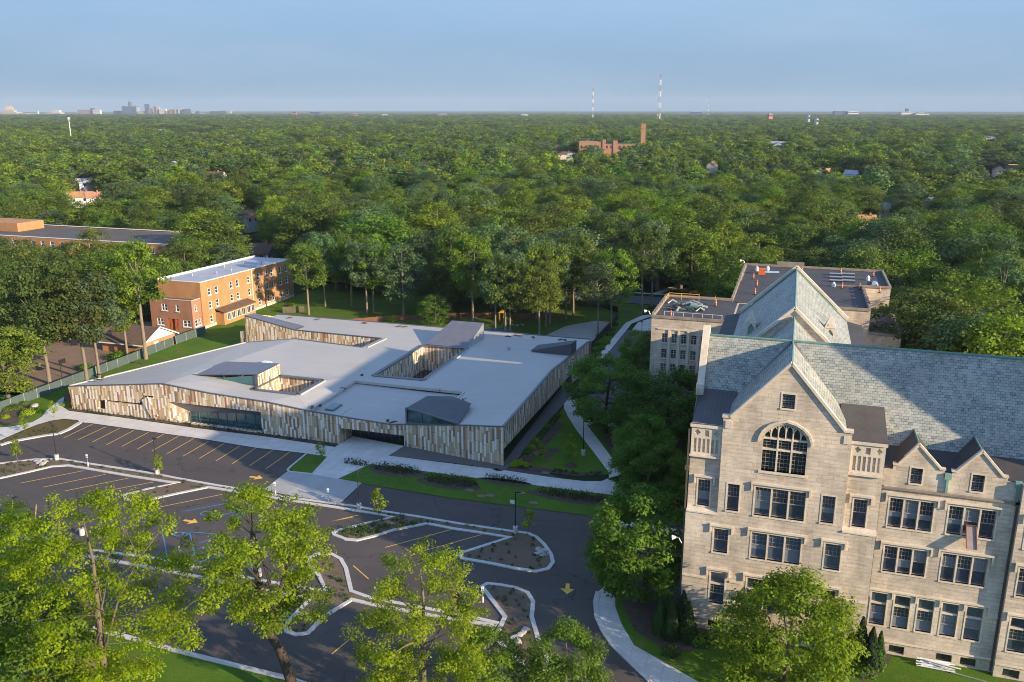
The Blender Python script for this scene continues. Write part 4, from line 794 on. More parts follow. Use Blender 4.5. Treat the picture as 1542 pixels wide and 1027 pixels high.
for x in (-98.2, -94.8): t = (x + 107.2) / 16.5; q.bar((x, 128.8, 6.45), (x, 128.8, 6.5 + 1.9 * t), .1, .12, (0, 1, 0))
q.build('monitor_frame', M['edge'], o); q = MB(); q.face([(-90.66, 126.6, .1), (-90.66, 135.7, .1), (-90.66, 135.7, 8.5), (-90.66, 128.45, 8.4), (-90.66, 128.45, 6.2), (-90.66, 126.6, 6.15)]); q.build('end_wall', M['clad'], o)
# big metal monitor behind the main court
b = MB(); x0, x1, y0, y1, zb, zt = -73.4, -64.3, 166.2, 175.5, 5.6, 9.2
b.face([(x0 - .6, y0, zb + .25), (x1, y0, zb + .25), (x1 + .4, y1, zt), (x0 + 1.9, y1, zt)]); o = b.build('roof_monitor', M['seam'], sc_)
q = MB(); q.face([(x1, y0, zb), (x1 + .4, y1, zb - .2), (x1 + .4, y1, zt), (x1, y0, zb + .25)]); q.face([(x0 + 1.9, y1, zt), (x1 + .4, y1, zt), (x1 + .4, y1, zb - .3), (x0 + 1.9, y1, zb - .3)]); q.face([(x0 - .6, y0, zb), (x0 - .6, y0, zb + .25), (x0 + 1.9, y1, zt), (x0 + 1.9, y1, zb - .3)]); q.build('monitor_wall', M['galv'], o)
# dark blade at the right rear, slanted lantern over the entry, metal slope of the left wing
b = MB(); p = [(-50.2, 166.2, 6.4), (-41.0, 164.3, 6.5), (-41.0, 168.8, 6.3), (-49.4, 168.6, 6.2)]; t = [(-49.9, 166.3, 6.7), (-41.0, 164.3, 9.15), (-41.0, 168.9, 8.8), (-49.2, 168.5, 7.2)]
for i in range(4): j = (i + 1) % 4; b.face([p[i], p[j], t[j], t[i]])
b.face(t); b.build('roof_blade', M['darkseam'], sc_)
b = MB(); p = [(-59.0, 123.9, 4.3), (-49.2, 122.8, 5.5), (-50.4, 130.8, 5.9), (-58.6, 130.5, 5.2)]; t = [(-58.9, 123.8, 7.1), (-49.2, 122.8, 5.75), (-49.6, 129.8, 6.9), (-53.6, 131.2, 7.3), (-57.6, 129.5, 7.5)]
b.face([t[0], t[1], t[4]]); b.face([t[4], t[1], t[2], t[3]]); b.face([p[1], p[2], t[2], t[1]]); b.face([p[2], p[3], t[3], t[2]]); b.face([p[3], t[4], t[3]]); b.face([p[0], t[0], t[4], p[3]]); o = b.build('roof_lantern', M['darkseam'], sc_)
q = MB(); q.face([(-58.6, 123.82, 4.6), (-50.2, 122.88, 5.55), (-58.6, 123.82, 6.85)]); q.build('pane', M['tglass'], o)
q = MB()
for a, c in zip(((-58.9, 123.75, 4.3), (-58.9, 123.72, 7.1), (-49.2, 122.75, 5.75), (-58.9, 123.75, 4.4)), ((-58.9, 123.75, 7.1), (-49.2, 122.7, 5.75), (-49.2, 122.75, 5.4), (-49.2, 122.75, 5.5))): q.bar(a, c, .28, .24, (0, 1, 0))
for x in (-56, -53.2): q.bar((x, 123.45, 4.6), (x, 123.45, 6.4 + (-56 - x) * .12), .1, .1, (0, 1, 0))
q.build('lantern_frame', M['edge'], o)
b = MB(); b.face([(-121.3, 168.6, 8.2), (-108.2, 168.6, 5.75), (-107.6, 172.4, 5.85), (-121.2, 172.4, 8.0)]); b.face([(-121.2, 172.4, 8.0), (-107.6, 172.4, 5.85), (-108, 172.4, 5.5), (-121.2, 172.4, 5.5)]); b.build('wing_roof', M['seam'], sc_)
b = MB(); b.box(-74.4, -72.7, 123.8, 127.0, 4.95, 5.2); o = b.build('skylight', M['edge'], sc_); q = MB(); q.box(-74.2, -72.9, 124.0, 126.8, 5.2, 5.22); q.build('pane', M['tglass'], o)
# roof furniture
def rooftop(name, label, cat, x, y, z, fn, group=None):
    t = thing(name, label, cat, (x, y, z), 0, group); fn(t); return t
def vent(t):
    m_ = MB(); m_.tube([(0, 0, 0), (0, 0, .55)], .28, 12); local(m_, 'pipe', M['galv'], t); m_ = MB(); m_.tube([(0, 0, .5), (0, 0, .62), (0, 0, .78), (0, 0, .9)], [.3, .5, .45, .12], 12); local(m_, 'hood', M['galv'], t)
rooftop('roof_vent', 'silver mushroom vent on the flat school roof', 'vent', -55.2, 167, 5.9, vent)
def acu(t):
    m_ = MB(); m_.box(-.9, .2, -.4, .4, 0, .8); local(m_, 'body', M['white'], t); m_ = MB(); m_.tube([(.6 + .55 * math.cos(a), 0, .15 + .6 * math.sin(a)) for a in np.linspace(0, 3.14, 9)], .14, 8); local(m_, 'duct', M['white'], t)
rooftop('air_handler', 'white rooftop unit with curved duct behind the glazed roof wedge', 'rooftop unit', -97, 141, 6.1, acu)
dr = MB(); dr.box(-.7, .7, -.25, .25, 0, .06, 0); dr.box(-.28, .28, -.16, .16, .06, .16, 0)
dm = dr.build('roof_drain', M['mulch']); first = True
for q in ((150, 572), (155, 568), (208, 550), (213, 548), (268, 529), (436, 478.6), (478, 481), (549, 486.5), (601, 491.5), (610, 492), (777, 505), (783, 506), (803, 508), (844, 511.5), (851, 512), (516, 585), (545, 565), (655, 586), (662, 587), (584, 634), (592, 636), (702, 601), (698, 603.5), (470, 613), (482, 611), (765, 506.5)):
    o = dm if first else dm.copy()
    if not first: COL.objects.link(o)
    first = False
    x, y = G(*q, 5.6); o.location = (x, y, 5.62); o.rotation_euler = (0, 0, q[0] % 3)
    tag(o, 'small dark drain sump set into the pale school roof', 'roof drain', 'drains on the school roof')

# ------------------------------------------------------------------ neighbouring brick buildings
def simple_windows(parent, wins, P, N, wmat, gmat=None, depth=.18, split=True):
    """wins: (u0,u1,z0,z1); sash windows in a wall given by P and outward N"""
    N = Vector(N)
    T = (Vector(P(1, 0)) - Vector(P(0, 0))).normalized()
    for (u0, u1, z0, z1) in wins:
        f = MB(); c0 = Vector(P((u0 + u1) / 2, (z0 + z1) / 2)) - N * (depth - .08); Zv = Vector((0, 0, 1)); w, h = u1 - u0, z1 - z0
        for s in (-1, 1): f.obox(c0 + T * s * (w / 2 - .05), T, N, Zv, .06, .08, h / 2)
        for t in ((-1, 0, 1) if split else (-1, 1)): f.obox(c0 + Zv * t * (h / 2 - .04), T, N, Zv, w / 2, .07, .05)
        f.obox(Vector(P((u0 + u1) / 2, z0 - .1)) + N * .06, T, N, Zv, w / 2 + .12, .12, .1)
        if w > 1.7: f.obox(c0, T, N, Zv, .06, .08, h / 2)
        o = f.build('window', wmat, parent); q = MB(); q.obox(c0 - N * .06, T, N, Zv, w / 2, .02, h / 2); q.build('pane', gmat or M['glass'], o)
ap = thing('apartment_block', 'three storey orange brick apartment block with white sash windows', 'building', (-150, 203, 0))
XA = -143.4
ys = [185.2, 188.2, 194.5, 197.3, 202.5, 207.2, 211.5, 214.0, 218.2, 221.5]
aw = [(y - .6, y + .6, z, z + 1.8) for y in ys for z in (1.2, 4.9, 8.4) if not (186.5 < y < 201.5 and z < 2)]
b = MB(); b.wall([(181.8, 0), (225, 0), (225, 11.4), (204.2, 12.1), (181.8, 12.3)], planeX(XA), (1, 0, 0), [rect(*w) for w in aw], .2)
b.wall([(-156.5, 0), (XA, 0), (XA, 12.3), (-156.5, 12.3)], planeY(181.8), (0, -1, 0)); b.wall([(181.8, 0), (225, 0), (225, 11.5), (181.8, 12.3)], planeX(-156.5), (-1, 0, 0)); b.wall([(-156.5, 0), (XA, 0), (XA, 11.4), (-156.5, 11.4)], planeY(225), (0, 1, 0)); b.build('wall', M['obrick'], ap)
b = MB(); b.face([(-156.3, 182, 12.15), (XA - .2, 182, 12.15), (XA - .2, 224.8, 11.5), (-156.3, 224.8, 11.5)]); b.build('roof', M['greyroof'], ap)
b = MB(); b.bar((XA + .03, 181.8, 12.35), (XA + .03, 225, 11.6), .35, .2); b.bar((-156.4, 181.8, 12.4), (-156.4, 225, 11.7), .4, .5); b.bar((-156.5, 181.85, 12.35), (XA, 181.85, 12.35), .3, .2); b.build('roof_edge', M['white'], ap)
b = MB(); b.box(XA, XA + .1, 181.8, 225, 0, .7); b.box(XA, XA + .09, 203.9, 204.3, .7, 11.8); b.build('plinth', M['trim'], ap)
simple_windows(ap, aw, planeX(XA), (1, 0, 0), M['white'])
b = MB(); px0, px1 = XA + .02, XA + 2.6; b.box(px0, px1, 187.0, 201, 0, 3.4, skip='lb'); o = b.build('sunroom', M['obrick'], ap)
b = MB(); b.face([(px0, 186.7, 4.3), (px1 + .3, 186.7, 3.5), (px1 + .3, 201.3, 3.5), (px0, 201.3, 4.3)]); b.box(px1, px1 + .3, 186.7, 201.3, 3.3, 3.5); b.build('sunroom_roof', M['shingle'], o)
for y in (189, 191, 193.4, 195.4, 197.8, 199.8):
    f = MB(); f.box(px1 - .02, px1 + .08, y - .75, y + .75, 1.1, 3.0); w_ = f.build('window_frame', M['white'], o)
    q = MB(); q.box(px1 + .06, px1 + .1, y - .62, y - .05, 1.22, 2.9); q.box(px1 + .06, px1 + .1, y + .05, y + .62, 1.22, 2.9)
    w_.name = 'window'; w_.parent = ap; w_.matrix_parent_inverse = ap.matrix_basis.inverted(); q.build('pane', M['glass'], w_)
b = MB()
for x, y in ((-152, 190), (-148, 195), (-147, 200), (-152, 204), (-150, 210), (-146, 213), (-153, 216), (-147, 220), (-150, 222)): b.tube([(x, y, 11.5), (x, y, 12.7)], .16, 6)
b.build('vent_pipe', M['galv'], ap)
ew = thing('entrance_wing', 'two storey brick entrance wing with orange doors and white windows', 'building', (-150, 180, 0))
YE = 178.2; fw_ = [(-154.8, -152.8, 1.3, 3.0), (-146.8, -144.5, 1.3, 3.0), (-153, -151.2, 5.2, 6.9), (-148.6, -147.6, 5.2, 6.9)]; sw_ = [(178.9, 180.1, 1.3, 3.0), (180.5, 181.3, 1.3, 3.0), (179.2, 180, 5.3, 6.9)]; dw = rect(-151.4, -148.2, .1, 3.1)
b = MB(); b.wall([(-156.6, 0), (XA - .3, 0), (XA - .3, 8.2), (-156.6, 8.2)], planeY(YE), (0, -1, 0), [rect(*w) for w in fw_] + [dw], .2); b.wall([(YE, 0), (181.8, 0), (181.8, 8.2), (YE, 8.2)], planeX(XA - .3), (1, 0, 0), [rect(*w) for w in sw_], .2); b.build('wall', M['rbrick'], ew)
b = MB(); b.box(-156.5, XA - .4, YE + .1, 181.8, 7.7, 7.8); b.build('roof', M['brownroof'], ew); b = MB(); b.bar((-156.6, YE + .05, 8.25), (XA - .3, YE + .05, 8.25), .35, .14); b.bar((XA - .35, YE, 8.25), (XA - .35, 181.7, 8.25), .35, .14); b.build('roof_edge', M['trim'], ew)
simple_windows(ew, fw_, planeY(YE), (0, -1, 0), M['white']); simple_windows(ew, sw_, planeX(XA - .3), (1, 0, 0), M['white'])
b = MB(); b.box(-151.4, -148.2, YE + .1, YE + .15, .1, 3.1); o = b.build('door', M['dglass'], ew); b = MB()
for x in (-151.3, -150.5, -149.1, -148.3): b.box(x - .28, x + .28, YE + .02, YE + .1, .1, 3.0)
b.build('door_leaf', M['redpaint'], o)
gh = thing('gabled_hall', 'small orange brick hall with brown shingle roof and white gable', 'building', (-147, 162, 0))
b = MB(); b.box(-153, -141.2, 157, 168, 0, 2.6, skip='bt'); b.build('wall', M['obrick'], gh)
b = MB(); b.face([(-141.15, 157, 2.6), (-141.15, 168, 2.6), (-141.15, 162.5, 5.2)]); b.face([(-153, 168, 2.6), (-153, 157, 2.6), (-153, 162.5, 5.2)]); b.build('gable', M['white'], gh)
b = MB()
for s in (-1, 1):
    p = [(-153.5, 162.5 + s * 6.3, 2.35), (-140.6, 162.5 + s * 6.3, 2.35), (-140.6, 162.5, 5.4), (-153.5, 162.5, 5.4)]; b.face(p if s < 0 else p[::-1])
b.build('roof', M['shingle'], gh); b = MB()
for s in (-1, 1): b.bar((-140.6, 162.5 + s * 6.3, 2.35), (-140.6, 162.5, 5.4), .15, .28); b.bar((-153.5, 162.5 + s * 6.3, 2.3), (-140.6, 162.5 + s * 6.3, 2.3), .15, .25)
b.build('fascia', M['white'], gh); b = MB(); b.box(-141.18, -141.1, 160.5, 162, .1, 2.2); b.build('door', M['white'], gh)
bl_ = thing('brick_schoolhouse', 'long orange brick building with dark flat roof behind the left trees', 'building', (-250, 248, 0))
bwn = [(x, x + 1.7, z, z + 2) for x in np.arange(-296, -200, 4.2) for z in (1.5, 5.2, 8.8)]
b = MB(); b.wall([(-300, 0), (-197, 0), (-197, 12), (-300, 12)], planeY(234.5), (0, -1, 0), [rect(*w) for w in bwn], .2); b.wall([(234.5, 0), (262, 0), (262, 12), (234.5, 12)], planeX(-197), (1, 0, 0)); b.wall([(-300, 0), (-197, 0), (-197, 12), (-300, 12)], planeY(262), (0, 1, 0)); b.build('wall', M['obrick'], bl_)
b = MB(); b.box(-299.6, -197.4, 235, 261.6, 11.3, 11.5); b.build('roof', M['brownroof'], bl_); b = MB(); b.bar((-300, 234.6, 12.05), (-197, 234.6, 12.05), .5, .2); b.bar((-197.1, 234.5, 12.05), (-197.1, 262, 12.05), .5, .2); b.bar((-300, 261.9, 12.05), (-197, 261.9, 12.05), .5, .2); b.build('coping', M['white'], bl_)
b = MB(); b.box(-292, -272, 246, 258, 11.5, 14.6); b.build('penthouse', M['obrick'], bl_)
simple_windows(bl_, bwn, planeY(234.5), (0, -1, 0), M['white'])
# ------------------------------------------------------------------ lamp posts, signs, fences, small things
LP = MB(); LP.tube([(0, 0, 0), (0, 0, .95)], .34, 12, 0)
lamp0 = thing('lamp_post', 'x', 'lamp', (0, 0, -500)); local(LP, 'base', M['kerb'], lamp0)
q = MB(); q.tube([(0, 0, .95), (0, 0, 6.0)], [.085, .06], 8); local(q, 'pole', M['black'], lamp0)
q = MB(); q.box(-.1, .75, -.16, .16, 5.92, 6.05); q.box(.15, .72, -.13, .13, 5.87, 5.93); local(q, 'lamp_head', M['black'], lamp0)
LAMPS = [((86, 693), -.4, 'black lamp post on white base beside the rocks at the left lot island'), ((237, 714), -.3, 'black lamp post on the first island facing the sunlit angled bays'), ((541, 768), .5, 'black lamp post on the island facing the concrete drop-off pad'), ((776, 803), .4, 'black lamp post where the island widens into its rounded end'), ((878, 686), .3, 'black lamp post on the small lawn beside the curved path'),
         ((81, 811), .9, 'black lamp post on the second island nearest the left edge'), ((124, 806), 1.2, 'lamp post with tall white base half hidden by the big lime tree'), ((965.6, 521), 2.2, 'black lamp post in the service yard beside the rear wing'), ((390, 868), .2, 'lamp post behind the forked dark trunk in the lot')]
for i, (q_, rz, lab) in enumerate(LAMPS):
    x, y = G(*q_); o = lamp0 if i == 0 else copy_tree(lamp0, (x, y, .05), rz, lab)
    o.location = (x, y, .05); o.rotation_euler = (0, 0, rz); tag(o, lab, 'lamp', 'lamp posts round the parking lot')
flag = thing('small_flag', 'little white banner on the lamp post at the rounded island end', 'banner', (*G(776, 803), 4.6)); q = MB(); q.box(-.75, -.1, -.02, .02, -.3, .2); q.bar((-.1, 0, .2), (0, 0, .2), .03, .03); q.v = [(x, y + .03 * math.sin(x * 9), z) for x, y, z in q.v]; local(q, 'cloth', M['white'], flag); q = MB(); q.bar((-.8, 0, .2), (0, 0, .2), .03, .03); local(q, 'rod', M['galv'], flag)
sg0 = thing('parking_sign', 'x', 'sign', (0, 0, 0)); q = MB(); q.tube([(0, 0, 0), (0, 0, .7)], .12, 10); local(q, 'base', M['kerb'], sg0); q = MB(); q.tube([(0, 0, .7), (0, 0, 2.1)], .035, 6); local(q, 'post', M['galv'], sg0); q = MB(); q.box(-.16, .16, -.05, -.035, 1.5, 2.05); local(q, 'plate', M['white'], sg0)
q = MB(); q.box(-.12, .12, -.056, -.052, 1.56, 1.8); local(q, 'panel', M['blue'], sg0)
for i, (q_, lab) in enumerate([((133, 703), 'sign post on the first island between the two left lamp posts'), ((415, 746), 'white sign post at the edge of the drop-off pad'), ((495, 756), 'slim sign post at the right of the drop-off pad'), ((273, 846), 'sign post in front of the blue bays left of the striped aisle'), ((363, 862), 'sign post in front of the blue bays right of the striped aisle'), ((727, 908), 'brown topped sign post on the lower right island')]):
    x, y = G(*q_); o = sg0 if i == 0 else copy_tree(sg0, (x, y, .1), 0, lab); o.location = (x, y, .1); tag(o, lab, 'sign', 'sign posts in the lot'); o.rotation_euler = (0, 0, .3)
def fence_thing(name, label, pts, h, mat_, pmat, step=3.0, thick=.05, boards=False):
    cx = sum(p[0] for p in pts) / len(pts); cy = sum(p[1] for p in pts) / len(pts)
    t = thing(name, label, 'fence', (cx, cy, 0)); pn, po = MB(), MB()
    for a, c in zip(pts, pts[1:]):
        a, c = Vector((*a, 0)), Vector((*c, 0)); L = (c - a).length; n_ = max(1, int(L / step)); d = (c - a) / L
        if boards:
            k = 0
            while k * .16 < L: p = a + d * (k * .16); pn.obox((p.x, p.y, h / 2 + .05 * math.sin(k * 2.1)), d, d.cross(Vector((0, 0, 1))), (0, 0, 1), .065, .015, h / 2); k += 1
        else: pn.bar(a + Vector((0, 0, h / 2 + .05)), c + Vector((0, 0, h / 2 + .05)), thick, h - .05)
        for k in range(n_ + 1): p = a + d * (L * k / n_); po.tube([p, p + Vector((0, 0, h + .1))], .05, 6)
    pn.build('panel', mat_, t); po.build('post', pmat, t); return t
fence_thing('screened_fence', 'long fence with grey green windscreen beside the dirt yard', [(-139.0, 100), (-139.3, 134), (-139.5, 150), (-140.2, 166)], 2.0, M['screen'], M['galv'])
fence_thing('screened_fence', 'short dark screened fence before the orange doors', [(-140.2, 167), (-140.0, 178)], 2.1, M['screen'], M['galv'])
fence_thing('board_fence', 'brown wooden board fence round the play garden', [(-112, 196), (-104, 203), (-87, 213), (-76, 217), (-66, 219), (-58, 222)], 1.5, M['wood'], M['wood'], 2.4, boards=True)
fence_thing('board_fence', 'short board fence at the apartment lawn corner', [(-134, 204), (-129, 207)], 1.8, M['bark'], M['bark'], 2.4, boards=True)
fence_thing('black_fence', 'black mesh fence curving along the back drive', [(-43.4, 186), (-43.6, 207), (-43.4, 226), (-45, 234), (-50, 238), (-60, 239)], 1.6, M['black'], M['black'])
hp = thing('basketball_hoop', 'black basketball hoop on the brown dirt yard', 'hoop', (-145.8, 137.4, 0)); q = MB(); q.tube([(0, 0, 0), (0, 0, 2.9), (.6, 0, 3.3)], .07, 8); local(q, 'pole', M['black'], hp); q = MB(); q.box(.6, .66, -.9, .9, 2.9, 4.0); local(q, 'backboard', M['black'], hp); q = MB(); q.tube([(.95 + .25 * math.cos(a), .25 * math.sin(a), 3.05) for a in np.linspace(0, 6.28, 13)], .02, 5); local(q, 'rim', M['orange'], hp)
ps = thing('play_tower', 'yellow play tower with slide on the back lawn', 'playground slide', (*G(756, 484), 0)); q = MB()
for sx in (-.6, .6):
    for sy in (-.6, .6): q.bar((sx, sy, 0), (sx, sy, 2.6), .12, .12, (0, 1, 0))
local(q, 'frame', M['yplastic'], ps); q = MB(); q.face([(-.8, -.8, 2.5), (.8, -.8, 2.5), (0, 0, 3.4)]); q.face([(.8, -.8, 2.5), (.8, .8, 2.5), (0, 0, 3.4)]); q.face([(.8, .8, 2.5), (-.8, .8, 2.5), (0, 0, 3.4)]); q.face([(-.8, .8, 2.5), (-.8, -.8, 2.5), (0, 0, 3.4)]); local(q, 'roof', M['yplastic'], ps)
q = MB(); q.bar((.6, 0, 1.4), (3.0, 0, .2), .7, .08); q.bar((.6, .35, 1.5), (3.0, .35, .3), .06, .2); q.bar((.6, -.35, 1.5), (3.0, -.35, .3), .06, .2); local(q, 'slide', M['yplastic'], ps)
sn = thing('white_marker', 'white post with curved top on the street lawn', 'post', (*G(911, 459), 0)); q = MB(); q.tube([(0, 0, 0), (0, 0, 1.4), (.15, 0, 1.8), (.5, 0, 1.9)], .14, 8); local(q, 'post', M['white'], sn); q = MB(); q.box(-.3, .3, -.3, .3, 0, .12); local(q, 'base', M['kerb'], sn)
rng = random.Random(5)
def rock_mesh(s):
    bm_ = bpy.data.meshes.new('boulder'); import bmesh
    bm = bmesh.new(); bmesh.ops.create_icosphere(bm, subdivisions=2, radius=1)
    r_ = random.Random(s); o1 = Vector((r_.uniform(0, 9), r_.uniform(0, 9), 0))
    from mathutils import noise as nz
    for v in bm.verts: v.co *= .8 + .4 * nz.noise(v.co * 1.3 + o1); v.co.z = v.co.z * .6 + .3
    bm.to_mesh(bm_); bm.free(); bm_.materials.append(M['rock']); return bm_
RM = [rock_mesh(i) for i in range(3)]
for i, (u, v, s) in enumerate([(55, 695.5, .5), (58, 698, .6), (62, 694, .5), (66, 699, .55), (69, 696, .45), (63, 701, .5), (811, 829, .5), (815, 833, .55), (820, 831, .5), (809, 835, .45), (822, 836, .45), (817, 838, .4), (775, 962, .5), (779, 968, .55), (783, 958, .5), (788, 954, .45), (793, 950, .5), (52, 613, .9), (772, 490, .5), (779, 491, .5), (787, 490, .5)]):
    o = bpy.data.objects.new('boulder', RM[i % 3]); COL.objects.link(o); x, y = G(u, v); o.location = (x, y, .08); o.scale = (s, s * 1.2, s * .8); o.rotation_euler = (0, 0, i * 1.3)
    tag(o, 'pale boulder lying on the planted ground', 'boulder', 'pale boulders')
# roof clutter on the rear wing
cone0 = thing('safety_delineator', 'x', 'cone', (0, 0, 0)); q = MB(); q.tube([(0, 0, 0), (0, 0, .12)], .32, 10); local(q, 'base', M['black'], cone0); q = MB(); q.tube([(0, 0, .12), (0, 0, 1.15), (0, 0, 1.3)], [.16, .11, .05], 10); local(q, 'body', M['orange'], cone0); q = MB(); q.tube([(0, 0, .6), (0, 0, .72)], .15, 10); local(q, 'band', M['white'], cone0)
for i, q_ in enumerate([(1010.5, 478), (1078, 461), (1139, 405), (1134.5, 420), (1140, 431), (1137, 443.5), (1208, 409), (1266, 412), (1315, 416.5), (1268, 434), (1294, 435.5), (1324.5, 441)]):
    x, y = G(*q_, 19.95); o = cone0 if i == 0 else copy_tree(cone0, (x, y, 19.96)); o.location = (x, y, 19.96); tag(o, 'orange safety delineator standing on the dark flat roof', 'cone', 'orange delineators on the rear wing roof')
def place(name, label, cat, q_, z, parts):
    x, y = G(*q_, z); t = thing(name, label, cat, (x, y, z))
    for nm, mb, mt in parts: local(mb, nm, mt, t)
a = MB(); a.box(-.7, .7, -.6, .6, 0, 1.1); c = MB(); c.box(-.78, .78, -.68, .68, 1.1, 1.25); place('orange_crate', 'orange crate on the far flat roof by blue tubes', 'crate', (1147, 413), 19.96, [('body', a, M['orange']), ('lid', c, M['orange'])])
a = MB()
for i in range(3): a.tube([(-1.8, .3 * i, .2), (1.8, .3 * i + .8, .2)], .18, 8)
place('tube_bundle', 'light blue tubes lying on the far flat roof', 'tubes', (1160, 412), 19.96, [('tube', a, plain('pale_blue', (.25, .45, .62), .5))])
for u, v, lab in ((1156, 407, 'white bag upright behind the orange crate'), (1140, 408, 'white bag at the roof corner beside a delineator'), (1307, 422, 'crumpled white sheet beside the pale blue plank'), (1255, 432, 'white wrapped pile against the roof parapet')):
    a = MB(); a.tube([(0, 0, 0), (0, 0, .5), (0, 0, .9), (0, 0, 1.0)], [.38, .42, .25, .05], 9); c = MB(); c.tube([(0, 0, .95), (0, 0, 1.05)], [.06, .1], 7); place('white_bag', lab, 'bag', (u, v), 19.96, [('body', a, M['white']), ('neck', c, M['white'])])
a = MB(); a.bar((-.3, -2.2, .2), (.3, 2.2, .2), .7, .25); c = MB(); c.bar((.6, -1.6, .1), (.6, 1.6, .1), .3, .15); place('blue_plank', 'pale blue boards lying by the right roof parapet', 'boards', (1316, 428), 19.96, [('board', a, plain('board_blue', (.28, .40, .52), .6)), ('offcut', c, M['white'])])
for k in range(6):
    a = MB(); a.box(-1.35, 1.35, -.5, .5, .35, .45); c = MB(); c.box(-1.2, -1.1, -.4, .4, 0, .35); c.box(1.1, 1.2, -.4, .4, 0, .35)
    place('roof_panel', 'grey panel on low supports in a double row on the roof', 'panel', (1259 + 18 * (k % 2), 414.5 + 5 * (k // 2)), 19.96, [('plate', a, M['galv']), ('support', c, M['black'])]); bpy.data.objects  # grouped below
for o in [o for o in bpy.data.objects if o.name.startswith('roof_panel')]: o['group'] = 'grey panels on the far roof'
a = MB(); rr = random.Random(3)
pile = thing('tarpaulin_heap', 'heap of tarpaulins and hoses at the rear wing roof corner', 'tarpaulins', (-20.0, 157, 19.96))
for nm, mt, n_ in (('sheet', M['galv'], 9), ('green_sheet', M['lf_con'], 0), ('tarpaulin', plain('tarp_green', (.10, .19, .15), .6), 14), ('hose', M['black'], 8)):
    if not n_: continue
    a = MB()
    for _ in range(n_):
        x, y = rr.uniform(-.6, 6), rr.uniform(-3, 4); l = rr.uniform(.7, 1.8); th = rr.uniform(0, 3.14)
        a.tube([(x - l * math.cos(th), y - l * math.sin(th), .1), (x, y, rr.uniform(.15, .7)), (x + l * math.cos(th), y + l * math.sin(th), .1)], rr.uniform(.06, .22), 6)
    local(a, nm, mt, pile)
yr_ = thing('guard_rail', 'yellow guard rail at the left rear roof corner', 'railing', (-20.5, 163.5, 19.96)); a = MB()
for x in (-1.2, 1.2, 4.5, 7.5): a.bar((x, 0, 0), (x, 0, 1.2), .1, .1, (0, 1, 0))
local(a, 'post', M['yplastic'], yr_); a = MB(); a.bar((-1.2, 0, 1.2), (4.5, 0, 1.2), .09, .09); a.bar((-1.2, 0, .7), (4.5, 0, .7), .09, .09); a.bar((-1.2, 0, 1.15), (-1.2, -5, 1.15), .09, .09); local(a, 'rail', M['yplastic'], yr_)
wl_ = thing('warning_line', 'low white warning line across the rear wing roof', 'rope', (-15, 149.5, 19.96)); a = MB(); a.bar((-5.5, 0, .75), (4.5, -.3, .75), .05, .05); local(a, 'rope', M['white'], wl_); a = MB()
for k in range(7): a.bar((-5.5 + 1.66 * k, 0, 0), (-5.5 + 1.66 * k, 0, .75), .07, .07, (0, 1, 0))
local(a, 'stanchion', M['white'], wl_)
for x, y, z, lab, s in ((-22.6, 147.2, 20.5, 'white floodlight arm on the left corner of the rear wing', -1), (20.2, 163.9, 16.4, 'white floodlight arm on the low right roof corner', 1), (-10.2, 206.4, 20.5, 'white floodlight arm on the far left roof corner', -1), (-8.75, 85.6, 10.0, 'white floodlight on the left corner of the gable front', -1)):
    t = thing('floodlight', lab, 'floodlight', (x, y, z)); a = MB(); a.tube([(0, 0, 0), (s * .3, 0, .55), (s * .8, 0, .6)], .07, 7); local(a, 'arm', M['galv'], t); a = MB(); a.tube([(s * .6, 0, .6), (s * 1.0, 0, .5)], [.1, .28], 9); local(a, 'head', M['white'], t)
# lumber by the wall, board in the window
t = thing('lumber_pile', 'pile of whitewashed boards on the grass against the stone plinth', 'boards', (17.5, 85.9, .1)); a = MB(); rr = random.Random(8)
for k in range(14): x = rr.uniform(-.9, .4); a.bar((x - 1.2, rr.uniform(-.5, .5), .1 + .05 * k), (x + rr.uniform(1.0, 2.4), rr.uniform(-.5, .5), .08 + .045 * k), .16, .06)
local(a, 'board', M['white'], t); a = MB(); a.bar((1.2, -.4, .1), (4.4, -.9, .05), .14, .08); local(a, 'long_board', M['galv'], t)
t = thing('window_chute', 'reddish wooden board chute hanging from the upper wing window', 'chute', (18.85, 86.95, 14.6)); a = MB(); a.bar((0, .1, 1.0), (.1, -1.0, -.9), .85, .06, (0, 1, 0)); local(a, 'board', plain('chute_board', (.36, .27, .23), .8), t); a = MB()
for s in (-.45, .45): a.bar((s, .1, 1.1), (s + .1, -1.0, -.85), .06, .25, (0, 1, 0))
a.bar((-.45, .1, 1.12), (.45, .1, 1.12), .08, .12); local(a, 'frame', plain('chute_frame', (.22, .10, .06), .8), t)
# covered link between the buildings
t = thing('stone_link', 'low stone link wall between gable front and shaded trees', 'wall', (-12, 101, 0)); a = MB(); a.box(-21, -8.6, 100.5, 101.3, 0, 3.2); a.build('wall', M['stone'], t); a = MB(); a.box(-21.1, -8.6, 100.3, 101.5, 3.2, 3.5); a.build('coping', M['trim'], t)

